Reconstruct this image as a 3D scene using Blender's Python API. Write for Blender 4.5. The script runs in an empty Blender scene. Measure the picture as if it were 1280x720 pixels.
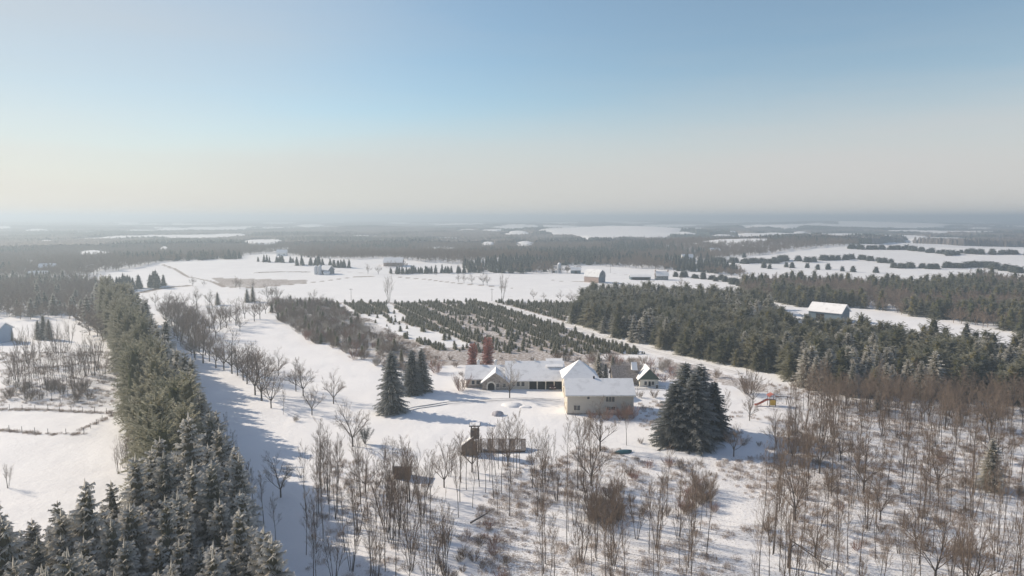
import bpy, math, random
import numpy as np
R = math.radians
rnd = random.Random(7)
rs = np.random.RandomState(11)
scene = bpy.context.scene
COL = scene.collection

# ------------------------------------------------------------------ camera numbers
CAMZ = 47.0
FPX = 865.0
HOR = 272.0
PITCH = math.atan((360.0 - HOR) / FPX)
SUN_EL = R(28.5)
SUN_DIR = (-0.91, 0.41)          # where the sun stands (x, y)

# ------------------------------------------------------------------ numpy noise
def _hash(ix, iy, s):
    n = (ix.astype(np.int64) * 374761393 + iy.astype(np.int64) * 668265263 + s * 974634777) & 0xFFFFFFFF
    n = ((n ^ (n >> 13)) * 1274126177) & 0xFFFFFFFF
    n = (n ^ (n >> 16)) & 0xFFFFFFFF
    return n / 4294967295.0

def vn(x, y, s=0):
    x = np.asarray(x, float); y = np.asarray(y, float)
    ix = np.floor(x); iy = np.floor(y)
    fx = x - ix; fy = y - iy
    fx = fx * fx * (3 - 2 * fx); fy = fy * fy * (3 - 2 * fy)
    a = _hash(ix, iy, s); b = _hash(ix + 1, iy, s); c = _hash(ix, iy + 1, s); d = _hash(ix + 1, iy + 1, s)
    return (a * (1 - fx) + b * fx) * (1 - fy) + (c * (1 - fx) + d * fx) * fy

def fbm(x, y, s=0, o=4):
    v = 0; a = 0.5; t = 0
    for i in range(o):
        v = v + a * vn(x * 2 ** i, y * 2 ** i, s + i); t += a; a *= 0.5
    return v / t

def sst(a, b, x):
    t = np.clip((np.asarray(x, float) - a) / (b - a), 0, 1)
    return t * t * (3 - 2 * t)

HILLS = [(430, 980, 190, 150, 11), (640, 830, 150, 90, 7), (250, 1010, 140, 90, 5), (560, 1120, 160, 60, 6), (-230, 700, 210, 90, 5.5), (-20, 720, 120, 60, 3), (330, 760, 90, 60, 3), (330, 1850, 200, 260, 13), (900, 2300, 260, 300, 12), (-560, 2400, 300, 300, 10), (150, 2900, 300, 300, 10), (1500, 3300, 400, 400, 14)]
RISE_D = [0, 900, 1600, 3000, 5000, 8000, 12000, 16000, 22000]
RISE_Z = [0, 0, 0, 2, 6, 12, 20, 27, 31]
def rise(d): return np.interp(d, RISE_D, RISE_Z)

# clearings among the far woods: (px, py, half width px, half height px)
CLEAR_PX = [(7, 284.5, 12, 1.2), (48, 286.5, 18, 1.2), (118, 309.5, 19, 2), (224, 279.5, 8, 1), (352, 279, 24, 1),
    (390, 281.5, 18, 1.8), (330, 300.5, 25, 2.2), (206, 305.5, 6, 1), (230, 314.5, 10, 1.5), (583, 288, 14, 1.5),
    (615, 288.7, 12, 1.5), (648, 292, 18, 1.8), (652, 283, 10, 1), (690, 289.5, 20, 2), (610, 301.5, 10, 2), (656, 302, 16, 2.2),
    (772, 296.5, 60, 3.2), (800, 290, 26, 4), (830, 281, 30, 1.3), (866, 285, 15, 1.6), (975, 284, 64, 2), (1085, 283.5, 26, 1.3),
    (1044, 300, 26, 2.6), (925, 305, 50, 1.6), (866, 312.5, 13, 1.2), (1172, 297.5, 44, 1.6), (555, 305, 20, 1.3), (350, 306, 30, 1.0),
    (500, 279, 14, 0.8), (1230, 290, 30, 1.0), (920, 278.5, 30, .8), (1140, 289, 18, .9), (35, 319, 8, 1.2), (455, 283, 12, .9),
    (290, 286, 16, .9), (160, 279, 18, .7), (700, 279, 22, .7), (1190, 280, 30, .8), (900, 295, 18, 1.3), (875, 319, 22, 1.2),
    (905, 290.5, 14, 1.2), (960, 294, 12, 1.2), (880, 300, 16, 1.4), (1000, 290, 10, 1.0), (60, 299, 10, .9), (425, 291, 9, .8)]
CLEAR = []
for (cx, cy, hw, hh) in CLEAR_PX:
    d = 1500.0
    for _ in range(60):
        dn = max(700.0, (CAMZ - float(rise(d)) - 9.0) * FPX / (cy - HOR))
        d = 0.7 * d + 0.3 * dn
    dd = hh * d * d / ((38 - float(rise(d))) * FPX) + 15
    ang = math.atan2(cx - 640, FPX)
    CLEAR.append((ang, d, hw / FPX * math.cos(ang) ** 2, dd))

def clear_val(x, y):
    """>0 inside a clearing"""
    d = np.hypot(x, y) * np.cos(np.arctan2(x, y)); a = np.arctan2(x, y)
    v = np.full(np.shape(x), -9.0)
    wob = (fbm(x / 120.0, y / 120.0, 31, 3) - .5) * 1.1
    for (ca, cd, ha, hd) in CLEAR:
        q = 1.0 - np.sqrt(((a - ca) / ha) ** 2 + ((d - cd) / hd) ** 2) + wob
        v = np.maximum(v, q)
    n = fbm(x / 230.0, y / 380.0, 137, 4); T = np.interp(a, [-.7, -.15, .05, .3, .7], [.63, .57, .525, .505, .50])
    v = np.maximum(v, np.where(d > 1300, (n - T) * 6, -9.0))
    return v

def H(x, y):
    x = np.asarray(x, float); y = np.asarray(y, float)
    d = np.hypot(x, y)
    z = 0.9 * (fbm(x / 80, y / 80, 3, 2) - .5) + 0.30 * (vn(x / 11, y / 7, 5) - .5)
    z = z + 3.0 * (fbm(x / 260, y / 260, 9, 2) - .5) * sst(300, 650, d)
    for (hx, hy, hw, hd, hh) in HILLS:
        z = z + hh * np.exp(-((x - hx) / hw) ** 2 - ((y - hy) / hd) ** 2)
    far = sst(1000, 2400, d)
    if np.any(far > 0):
        z = z + far * (20.0 * (fbm(x / 900, y / 900, 14, 3) - .5)) + far * 10 * sst(3000, 9000, d) * (fbm(x / 2600, y / 2600, 24, 2) - .5)
        z = z + rise(d) + 9.0 * sst(-0.25, 0.4, clear_val(x, y)) * sst(900, 1300, d)
    return z

CS, SN = math.cos(PITCH), math.sin(PITCH)
def ray(px, py):
    dx = (px - 640.0) / FPX; dy = (360.0 - py) / FPX
    return (dx, CS + SN * dy, -SN + CS * dy)

_cache = {}
def G(px, py, z0=None):
    """point of the ground seen at a pixel of the 1280 x 720 photograph"""
    k = (px, py)
    if k in _cache: return _cache[k]
    r = ray(px, py)
    t = CAMZ / max(-r[2], 1e-4)
    for _ in range(14):
        h = float(H(r[0] * t, r[1] * t))
        t = 0.4 * t + 0.6 * (CAMZ - h) / max(-r[2], 1e-4)
    _cache[k] = (r[0] * t, r[1] * t, float(H(r[0] * t, r[1] * t)))
    return _cache[k]

def gpoly(pts): return [G(*p)[:2] for p in pts]
def inpoly(x, y, poly):
    x = np.asarray(x, float); y = np.asarray(y, float)
    c = np.zeros(x.shape, bool); n = len(poly)
    for i in range(n):
        x1, y1 = poly[i]; x2, y2 = poly[(i + 1) % n]
        if y1 == y2: continue
        m = ((y1 > y) != (y2 > y)) & (x < (x2 - x1) * (y - y1) / (y2 - y1) + x1)
        c ^= m
    return c
def linedist(x, y, pts):
    v = np.full(np.shape(x), 1e9)
    for (x1, y1), (x2, y2) in zip(pts[:-1], pts[1:]):
        dx, dy = x2 - x1, y2 - y1
        t = np.clip(((x - x1) * dx + (y - y1) * dy) / (dx * dx + dy * dy + 1e-9), 0, 1)
        v = np.minimum(v, np.hypot(x - x1 - t * dx, y - y1 - t * dy))
    return v

# ------------------------------------------------------------------ mesh helpers
def raw_mesh(name, V, F, mats=(), attrs=None, smooth=False, midx=None):
    """V (n,3), F (m,k) one face size"""
    V = np.asarray(V, np.float32); F = np.asarray(F, np.int32)
    me = bpy.data.meshes.new(name)
    k = F.shape[1]
    me.vertices.add(len(V)); me.vertices.foreach_set('co', V.ravel())
    me.loops.add(F.size); me.loops.foreach_set('vertex_index', F.ravel())
    me.polygons.add(len(F)); me.polygons.foreach_set('loop_start', np.arange(0, F.size, k, dtype=np.int32))
    if midx is not None: me.polygons.foreach_set('material_index', np.asarray(midx, np.int32))
    if smooth: me.polygons.foreach_set('use_smooth', np.ones(len(F), bool))
    for m in mats: me.materials.append(m)
    for an, av in (attrs or {}).items():
        a = me.attributes.new(an, 'FLOAT', 'POINT'); a.data.foreach_set('value', np.asarray(av, np.float32))
    me.update(calc_edges=True)
    return me

class MB:
    def __init__(s): s.V = []; s.F = []
    def poly(s, pts):
        b = len(s.V); s.V += [tuple(p) for p in pts]; s.F.append(tuple(range(b, b + len(pts)))); return s
    def box(s, x0, x1, y0, y1, z0, z1):
        b = len(s.V)
        s.V += [(x0, y0, z0), (x1, y0, z0), (x1, y1, z0), (x0, y1, z0), (x0, y0, z1), (x1, y0, z1), (x1, y1, z1), (x0, y1, z1)]
        s.F += [tuple(b + i for i in f) for f in ((0, 3, 2, 1), (4, 5, 6, 7), (0, 1, 5, 4), (1, 2, 6, 5), (2, 3, 7, 6), (3, 0, 4, 7))]
        return s
    def extr(s, prof, y0, y1, axis='y'):
        """closed profile [(x,z)] pushed along y (or profile (y,z) along x)"""
        b = len(s.V); n = len(prof)
        for yy in (y0, y1):
            s.V += [((p[0], yy, p[1]) if axis == 'y' else (yy, p[0], p[1])) for p in prof]
        s.F.append(tuple(range(b, b + n))); s.F.append(tuple(reversed(range(b + n, b + 2 * n))))
        for i in range(n):
            j = (i + 1) % n; s.F.append((b + i, b + n + i, b + n + j, b + j))
        return s
    def bar(s, p, q, r, n=5, r2=None):
        p = np.array(p, float); q = np.array(q, float); d = q - p; L = np.linalg.norm(d)
        if L < 1e-6: return s
        d /= L; u = np.cross(d, (0, 0, 1.0) if abs(d[2]) < .9 else (1.0, 0, 0)); u /= np.linalg.norm(u); w = np.cross(d, u)
        r2 = r if r2 is None else r2; b = len(s.V)
        for (c, rr) in ((p, r), (q, r2)):
            for i in range(n):
                a = 2 * math.pi * i / n
                s.V.append(tuple(c + rr * (math.cos(a) * u + math.sin(a) * w)))
        for i in range(n):
            j = (i + 1) % n; s.F.append((b + i, b + j, b + n + j, b + n + i))
        s.F.append(tuple(reversed(range(b, b + n)))); s.F.append(tuple(range(b + n, b + 2 * n)))
        return s
    def mesh(s, name, mat, bevel=0):
        me = bpy.data.meshes.new(name); me.from_pydata(s.V, [], s.F)
        if mat: me.materials.append(mat)
        me.update(); return me
    def build(s, name, mat, parent=None, loc=(0, 0, 0), rz=0):
        return link(name, s.mesh(name, mat), parent, loc, rz)

def link(name, data, parent=None, loc=(0, 0, 0), rz=0, sc=None):
    o = bpy.data.objects.new(name, data); COL.objects.link(o)
    o.location = loc; o.rotation_euler = (0, 0, rz)
    if sc is not None: o.scale = sc if hasattr(sc, '__len__') else (sc, sc, sc)
    if parent: o.parent = parent
    return o
def tag(o, label=None, cat=None, group=None, kind=None):
    if label: o['label'] = label
    if cat: o['category'] = cat
    if group: o['group'] = group
    if kind: o['kind'] = kind
    return o
def thing(name, label, cat, loc, rz=0, group=None):
    return tag(link(name, None, None, loc, rz), label, cat, group)

# ------------------------------------------------------------------ materials
def nodemat(name):
    m = bpy.data.materials.new(name); m.use_nodes = True
    nt = m.node_tree; b = nt.nodes['Principled BSDF']; b.inputs['Specular IOR Level'].default_value = 0.15
    return m, nt, b
def N(nt, t, **kw):
    n = nt.nodes.new(t)
    for k, v in kw.items():
        if k.startswith('i_'): n.inputs[int(k[2:])].default_value = v
        else: setattr(n, k, v)
    return n
def mixc(nt, fac, a, b):
    m = nt.nodes.new('ShaderNodeMix'); m.data_type = 'RGBA'
    for sock, v in ((m.inputs[0], fac), (m.inputs[6], a), (m.inputs[7], b)):
        if hasattr(v, 'is_output'): nt.links.new(v, sock)
        elif isinstance(v, (int, float)): sock.default_value = v
        else: sock.default_value = (*v, 1)
    return m.outputs[2]
def ramp(nt, v, a, b):
    m = N(nt, 'ShaderNodeMapRange'); m.clamp = True
    nt.links.new(v, m.inputs[0]); m.inputs[1].default_value = a; m.inputs[2].default_value = b
    return m.outputs[0]
def noise(nt, scale, detail=3, coord=None, rough=.55):
    n = N(nt, 'ShaderNodeTexNoise'); n.inputs['Scale'].default_value = scale; n.inputs['Detail'].default_value = detail; n.inputs['Roughness'].default_value = rough
    if coord is not None: nt.links.new(coord, n.inputs['Vector'])
    return n.outputs['Fac']
def simple(name, c1, c2=None, scale=1.0, rough=.8, lo=.35, hi=.65, spec=.15, metal=0, stretch=None):
    m, nt, b = nodemat(name)
    b.inputs['Roughness'].default_value = rough; b.inputs['Specular IOR Level'].default_value = spec; b.inputs['Metallic'].default_value = metal
    if c2 is None: c2 = tuple(min(1, c * 1.3) for c in c1)
    tc = N(nt, 'ShaderNodeTexCoord').outputs['Object']
    if stretch:
        mp = N(nt, 'ShaderNodeMapping'); nt.links.new(tc, mp.inputs[0]); mp.inputs['Scale'].default_value = stretch; tc = mp.outputs[0]
    f = ramp(nt, noise(nt, scale, 4, tc), lo, hi)
    nt.links.new(mixc(nt, f, c1, c2), b.inputs['Base Color'])
    return m

SNOW = (0.80, 0.785, 0.775)
def make_snow_ground():
    m, nt, b = nodemat('snow_ground')
    b.inputs['Roughness'].default_value = .75
    geo = N(nt, 'ShaderNodeNewGeometry').outputs['Position']
    at = N(nt, 'ShaderNodeAttribute', attribute_name='grass').outputs['Fac']
    wd = N(nt, 'ShaderNodeAttribute', attribute_name='weed').outputs['Fac']
    n1 = noise(nt, 0.9, 6, geo, .7); n2 = noise(nt, 0.07, 4, geo); n3 = noise(nt, 3.5, 4, geo, .7)
    # grass stubble shows where the noise is under the mask
    def cover(mask, nz, w):
        s = N(nt, 'ShaderNodeMath', operation='SUBTRACT'); nt.links.new(mask, s.inputs[0]); nt.links.new(nz, s.inputs[1])
        return ramp(nt, s.outputs[0], -w, w)
    base = mixc(nt, ramp(nt, n2, .3, .7), (0.775, 0.76, 0.75), (0.83, 0.815, 0.80))
    brown = mixc(nt, n3, (0.20, 0.155, 0.125), (0.34, 0.27, 0.22))
    c = mixc(nt, cover(at, n1, .14), base, brown)
    dark = mixc(nt, n1, (0.12, 0.095, 0.075), (0.26, 0.21, 0.17))
    c = mixc(nt, cover(wd, n3, .10), c, dark)
    nt.links.new(c, b.inputs['Base Color'])
    bm = N(nt, 'ShaderNodeBump'); bm.inputs['Strength'].default_value = .55; bm.inputs['Distance'].default_value = .25
    ad = N(nt, 'ShaderNodeMath', operation='ADD'); nt.links.new(n1, ad.inputs[0])
    n4 = noise(nt, 0.25, 3, geo); nt.links.new(n4, ad.inputs[1])
    nt.links.new(ad.outputs[0], bm.inputs['Height']); nt.links.new(bm.outputs[0], b.inputs['Normal'])
    return m

def make_needles(name, green, green2, frost, amount=1.0):
    m, nt, b = nodemat(name)
    b.inputs['Roughness'].default_value = .8
    at = N(nt, 'ShaderNodeAttribute', attribute_name='frost').outputs['Fac']
    oi = N(nt, 'ShaderNodeObjectInfo').outputs['Random']
    tc = N(nt, 'ShaderNodeTexCoord').outputs['Object']
    nz = noise(nt, 1.3, 3, tc)
    g = mixc(nt, nz, green, green2)
    g = mixc(nt, ramp(nt, oi, 0.0, 1.6), g, tuple(c * s for c, s in zip(green2, (1.7, 1.35, 1.1))))
    f = N(nt, 'ShaderNodeMath', operation='MULTIPLY'); nt.links.new(at, f.inputs[0])
    k = N(nt, 'ShaderNodeMapRange'); nt.links.new(oi, k.inputs[0]); k.inputs[3].default_value = .55 * amount; k.inputs[4].default_value = 1.15 * amount
    nt.links.new(k.outputs[0], f.inputs[1]); f.use_clamp = True
    nt.links.new(mixc(nt, f.outputs[0], g, frost), b.inputs['Base Color'])
    # a little light comes through the needles
    tr = N(nt, 'ShaderNodeBsdfTranslucent'); nt.links.new(mixc(nt, f.outputs[0], g, frost), tr.inputs[0])
    ms = N(nt, 'ShaderNodeMixShader'); ms.inputs[0].default_value = .42
    nt.links.new(b.outputs[0], ms.inputs[1]); nt.links.new(tr.outputs[0], ms.inputs[2])
    nt.links.new(ms.outputs[0], nt.nodes['Material Output'].inputs[0])
    return m

def make_twigs(name, c1, c2, frost=(0.55, 0.52, 0.5), top=.35):
    """bark with the thin snow that lies on the upper side of every branch"""
    m, nt, b = nodemat(name)
    b.inputs['Roughness'].default_value = .85
    oi = N(nt, 'ShaderNodeObjectInfo').outputs['Random']
    tc = N(nt, 'ShaderNodeTexCoord').outputs['Object']
    c = mixc(nt, oi, c1, c2)
    c = mixc(nt, ramp(nt, noise(nt, .9, 3, tc), .35, .7), c, tuple(x * 1.45 for x in c2))
    sep = N(nt, 'ShaderNodeSeparateXYZ'); nt.links.new(N(nt, 'ShaderNodeNewGeometry').outputs['True Normal'], sep.inputs[0])
    f = N(nt, 'ShaderNodeMath', operation='MULTIPLY'); nt.links.new(ramp(nt, sep.outputs[2], .3, .8), f.inputs[0]); f.inputs[1].default_value = top
    nt.links.new(mixc(nt, f.outputs[0], c, frost), b.inputs['Base Color'])
    return m

M = {}
M['ground'] = make_snow_ground()
M['snow'] = simple('snow_cap', (0.76, 0.75, 0.74), (0.83, 0.82, 0.81), .5, .7)
M['snowthin'] = simple('thin_snow_on_shingles', (0.50, 0.48, 0.46), (0.80, 0.79, 0.78), 1.2, .8, .25, .5)
M['roofsnow'] = simple('snow_on_roof', (0.64, 0.63, 0.62), (0.83, 0.82, 0.81), .5, .75, .25, .5)
M['rut'] = simple('wheel_rut', (0.42, 0.39, 0.36), (0.68, 0.66, 0.64), .8, .8, .3, .65)
M['lane'] = simple('packed_snow', (0.66, 0.64, 0.62), (0.80, 0.785, 0.775), .35, .7, .3, .7)
M['spruce'] = make_needles('spruce_needles', (0.060, 0.066, 0.044), (0.115, 0.115, 0.078), (0.70, 0.665, 0.60), 1.5)
M['spruce_dark'] = make_needles('dark_spruce_needles', (0.026, 0.038, 0.034), (0.050, 0.062, 0.052), (0.52, 0.52, 0.50), .9)
M['pine'] = make_needles('pine_needles', (0.066, 0.076, 0.030), (0.135, 0.135, 0.060), (0.56, 0.54, 0.45), .78)
M['farconifer'] = make_needles('far_conifer_needles', (0.035, 0.050, 0.038), (0.06, 0.075, 0.055), (0.45, 0.45, 0.42), .7)
M['bark'] = make_twigs('bark', (0.050, 0.041, 0.036), (0.085, 0.07, 0.06))
M['twig'] = make_twigs('twigs', (0.115, 0.083, 0.061), (0.185, 0.138, 0.103), top=.22)
M['twigred'] = make_twigs('reddish_twigs', (0.19, 0.095, 0.075), (0.25, 0.15, 0.12), top=.25)
M['rust'] = make_twigs('rust_red_twigs', (0.27, 0.085, 0.062), (0.36, 0.14, 0.10), top=.15)
M['twigfrost'] = make_twigs('frosted_twigs', (0.24, 0.21, 0.18), (0.34, 0.30, 0.26), (.7, .68, .66), .5)
M['weed'] = make_twigs('dry_weeds', (0.17, 0.12, 0.085), (0.28, 0.20, 0.145), top=.15)
M['beige'] = simple('beige_siding', (0.54, 0.485, 0.40), (0.60, 0.545, 0.46), 2, .8, stretch=(1, 1, 9))
M['stone'] = simple('field_stone', (0.24, 0.20, 0.165), (0.40, 0.35, 0.30), 2.2, .85, .4, .6)
M['trim'] = simple('cream_trim', (0.62, 0.57, 0.48), None, 2, .6)
M['glass'] = simple('window_glass', (0.015, 0.018, 0.022), (0.03, 0.035, 0.04), 3, .08, spec=.6)
M['dark'] = simple('dark_parts_and_shade', (0.018, 0.016, 0.015), (0.03, 0.027, 0.025), 2, .9)  # near black for dark parts and for shade painted into open bays and arch
M['wood'] = simple('weathered_wood', (0.085, 0.075, 0.068), (0.17, 0.155, 0.14), 3, .85, stretch=(3, 3, .6))
M['woodbrown'] = simple('brown_boards', (0.13, 0.09, 0.065), (0.2, 0.14, 0.105), 3, .85, stretch=(4, 4, .6))
M['barnwood'] = simple('grey_barn_boards', (0.13, 0.14, 0.15), (0.21, 0.22, 0.23), 1.5, .85, stretch=(4, 4, .4))
M['barnstone'] = simple('pinkish_barn_base', (0.36, 0.26, 0.22), (0.48, 0.37, 0.32), 1.5, .85)
M['white'] = simple('white_paint', (0.70, 0.70, 0.69), (0.8, 0.8, 0.79), 2, .6)
M['ltblue'] = simple('light_blue_siding', (0.36, 0.47, 0.60), (0.42, 0.53, 0.66), 2, .7)
M['greenshingle'] = simple('green_shingles', (0.05, 0.075, 0.06), (0.10, 0.125, 0.10), 4, .85)
M['greybrown'] = simple('brown_shingles', (0.12, 0.10, 0.09), (0.30, 0.27, 0.25), 3, .85)
M['teal'] = simple('teal_hull', (0.035, 0.12, 0.125), (0.06, 0.17, 0.17), 2, .45, spec=.4)
M['redplastic'] = simple('red_plastic', (0.42, 0.10, 0.06), (0.5, 0.15, 0.09), 2, .4, spec=.4)
M['yellow'] = simple('yellow_plastic', (0.62, 0.36, 0.04), (0.7, 0.45, 0.07), 2, .4, spec=.4)
M['maroon'] = simple('maroon_car_paint', (0.05, 0.014, 0.014), (0.07, 0.02, 0.02), 2, .25, spec=.5)
M['tyre'] = simple('tyre_rubber', (0.02, 0.02, 0.02), None, 3, .9)
M['lamp'] = simple('headlamp_glass', (0.55, 0.55, 0.52), None, 3, .2, spec=.5)
M['tarp'] = simple('grey_tarp', (0.25, 0.24, 0.27), (0.45, 0.44, 0.46), 1.3, .7)
M['metal'] = simple('galvanised_metal', (0.42, 0.44, 0.46), (0.55, 0.57, 0.6), 1.5, .45, spec=.4)
M['bluegrey'] = simple('blue_grey_boards', (0.10, 0.14, 0.17), (0.15, 0.19, 0.22), 2, .8, stretch=(4, 4, .4))

# ------------------------------------------------------------------ world, sun, camera, haze
def make_world():
    w = bpy.data.worlds.new('World'); scene.world = w; w.use_nodes = True
    nt = w.node_tree; bg = nt.nodes['Background']
    sky = N(nt, 'ShaderNodeTexSky'); sky.sky_type = 'NISHITA'; sky.sun_disc = False
    sky.sun_elevation = SUN_EL; sky.sun_rotation = math.atan2(SUN_DIR[0], SUN_DIR[1])
    sky.air_density = 1.0; sky.dust_density = .3; sky.ozone_density = 2.6; sky.altitude = 350
    tc = N(nt, 'ShaderNodeTexCoord').outputs['Generated']
    sep = N(nt, 'ShaderNodeSeparateXYZ'); nt.links.new(tc, sep.inputs[0])
    el = sep.outputs[2]
    # thin high cloud: a long veil low in the sky, streaky, thicker towards the sun
    mp = N(nt, 'ShaderNodeMapping'); nt.links.new(tc, mp.inputs[0]); mp.inputs['Scale'].default_value = (1.1, 1.1, 9)
    nz = noise(nt, 1.6, 5, mp.outputs[0], .5)
    # elevation of the veil's upper rim wanders with the noise and climbs to the right
    def math2(op, a, b):
        n = N(nt, 'ShaderNodeMath', operation=op)
        for s, v in ((n.inputs[0], a), (n.inputs[1], b)):
            if isinstance(v, (int, float)): s.default_value = v
            else: nt.links.new(v, s)
        return n.outputs[0]
    rim = math2('ADD', math2('MULTIPLY', nz, .10), math2('MULTIPLY', sep.outputs[0], .045))
    e2 = math2('SUBTRACT', el, rim)
    veil = N(nt, 'ShaderNodeMapRange'); nt.links.new(e2, veil.inputs[0])
    veil.interpolation_type = 'SMOOTHERSTEP'
    veil.inputs[1].default_value = 0.17; veil.inputs[2].default_value = -0.05; veil.inputs[3].default_value = 0.0; veil.inputs[4].default_value = .84
    wis = ramp(nt, noise(nt, 1.0, 4, mp.outputs[0]), .45, .75)
    sun = N(nt, 'ShaderNodeVectorMath', operation='DOT_PRODUCT'); nt.links.new(tc, sun.inputs[0])
    ce = math.cos(SUN_EL); L = math.hypot(*SUN_DIR)
    sun.inputs[1].default_value = (SUN_DIR[0] / L * ce, SUN_DIR[1] / L * ce, math.sin(SUN_EL))
    near = N(nt, 'ShaderNodeMapRange'); nt.links.new(sun.outputs['Value'], near.inputs[0]); near.interpolation_type = 'SMOOTHSTEP'
    near.inputs[1].default_value = 0.45; near.inputs[2].default_value = 1.0
    f = math2('MINIMUM', math2('ADD', veil.outputs[0], math2('MULTIPLY', wis, .04)), .92)
    fn = math2('ADD', .10, math2('ADD', math2('MULTIPLY', wis, .12), math2('MULTIPLY', near.outputs[0], .62)))
    cloud = mixc(nt, near.outputs[0], WC1, WC2)
    tint = nt.nodes.new('ShaderNodeMix'); tint.data_type = 'RGBA'; tint.blend_type = 'MULTIPLY'; tint.inputs[0].default_value = 1
    nt.links.new(sky.outputs[0], tint.inputs[6]); nt.links.new(mixc(nt, ramp(nt, el, .38, .62), (.93, .965, .87), (.66, .90, 1.12)), tint.inputs[7])   # sky colour graded: yellower low down, bluer overhead to cool the shade
    c = mixc(nt, f, mixc(nt, fn, tint.outputs[2], WCN), cloud)
    nt.links.new(c, bg.inputs[0]); bg.inputs[1].default_value = WSTR
WSTR = 0.112
WC1 = (4.55, 4.35, 4.3); WC2 = (5.8, 5.35, 4.95); WCN = (4.15, 4.12, 4.05)
make_world()
sl = bpy.data.lights.new('sun', 'SUN'); sl.energy = 4.6; sl.angle = R(.6); sl.color = (1.0, .88, .725)
so = link('sun', sl)
from mathutils import Vector
_L = math.hypot(*SUN_DIR); _c = math.cos(SUN_EL)
so.rotation_euler = Vector((SUN_DIR[0] / _L * _c, SUN_DIR[1] / _L * _c, math.sin(SUN_EL))).to_track_quat('Z', 'Y').to_euler()
cd = bpy.data.cameras.new('camera'); cam = link('camera', cd); cam.location = (0, 0, CAMZ)
cam.rotation_euler = (math.pi / 2 - PITCH, 0, 0)
cd.sensor_width = 36; cd.lens = FPX / 1280 * 36; cd.clip_start = .5; cd.clip_end = 60000
scene.camera = cam

def make_haze():
    S = 26000
    o = MB().box(-S, S, -S, S, -14.0, 64.0).build('haze', None)
    m = bpy.data.materials.new('winter_air'); m.use_nodes = True; nt = m.node_tree
    nt.nodes.remove(nt.nodes['Principled BSDF'])
    v = N(nt, 'ShaderNodeVolumePrincipled'); v.inputs['Color'].default_value = (0.665, 0.775, 0.87, 1)
    v.inputs['Density'].default_value = HAZE; v.inputs['Anisotropy'].default_value = .30
    nt.links.new(v.outputs[0], nt.nodes['Material Output'].inputs['Volume'])
    o.data.materials.append(m); tag(o, 'thin winter haze over the whole landscape', None, None, 'stuff')
HAZE = 6.3e-4
make_haze()

# ------------------------------------------------------------------ land
FIELD_LINE = gpoly([(203, 331), (220, 337), (235, 346), (265, 352), (280, 359), (320, 360), (382, 354), (445, 346), (495, 346), (532, 349), (570, 354), (640, 360)])
LINES = [(FIELD_LINE, 1.8, .75), (gpoly([(176, 366), (200, 361), (238, 357)]), 5.0, .62), (gpoly([(405, 375), (520, 373), (640, 371)]), .9, .42),
         (gpoly([(430, 379), (560, 377), (720, 379)]), 1.2, .45), (gpoly([(320, 341), (345, 340), (385, 340)]), 3.0, .55),
         (gpoly([(400, 337), (450, 341), (520, 338), (600, 346)]), 2.0, .5), (gpoly([(730, 352), (705, 352), (690, 350)]), 1.6, .62),
         (gpoly([(990, 327), (1060, 329), (1120, 331), (1190, 336), (1280, 341)]), 2.6, .5),
         (gpoly([(1060, 320), (1150, 330), (1230, 331), (1280, 326)]), 1.5, .4), (gpoly([(757, 341), (800, 345), (840, 350)]), 1.6, .5),
         (gpoly([(0, 512), (60, 513), (148, 517)]), .5, .62), (gpoly([(0, 538), (60, 543), (110, 543)]), .6, .66), (gpoly([(100, 538), (125, 527), (150, 515)]), .6, .6),
         (gpoly([(640, 572), (700, 570)]), .5, .45), (gpoly([(843, 535), (880, 540), (930, 545)]), .7, .45)]
BROWN = [(gpoly([(262, 347), (385, 350), (383, 354), (320, 360), (283, 359)]), .58), (gpoly([(525, 437), (700, 441), (760, 449), (800, 447), (800, 462), (740, 462), (600, 457), (540, 459)]), .56),
         (gpoly([(820, 445), (900, 462), (960, 482), (960, 492), (900, 480), (830, 462)]), .52),
         (gpoly([(400, 378), (560, 378), (720, 379), (705, 405), (790, 445), (560, 442), (480, 425)]), .56)]
WEEDS = [(gpoly([(720, 560), (800, 560), (860, 575), (900, 560), (960, 575), (980, 640), (960, 740), (640, 740), (560, 660), (640, 610)]), .40),
         (gpoly([(960, 480), (1400, 480), (1500, 760), (960, 760)]), .42), (gpoly([(400, 570), (620, 600), (640, 740), (380, 740)]), .33),
         (gpoly([(345, 379), (412, 379), (455, 396), (520, 430), (545, 446), (520, 462), (478, 455), (435, 443), (405, 429), (376, 414), (352, 396)]), .5),
         (gpoly([(0, 545), (150, 520), (170, 590), (0, 620)]), .12), (gpoly([(0, 440), (150, 440), (150, 510), (0, 508)]), .40),
         (gpoly([(800, 500), (960, 520), (960, 560), (800, 560)]), .30), (gpoly([(640, 571), (720, 571), (720, 640), (600, 640)]), .36)]
LANE_PX = [(600, 376), (640, 386), (690, 401), (760, 424), (830, 444), (880, 456), (932, 470)]
LANE = gpoly(LANE_PX)
WHITE = [gpoly(p) for p in ([(421, 381), (430, 379), (448, 393), (478, 393), (488, 404), (500, 404), (560, 419), (594, 433), (560, 434), (530, 428), (490, 417), (465, 417), (445, 401)],
         [(478, 379), (488, 380), (510, 399), (492, 403)])]
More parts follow.
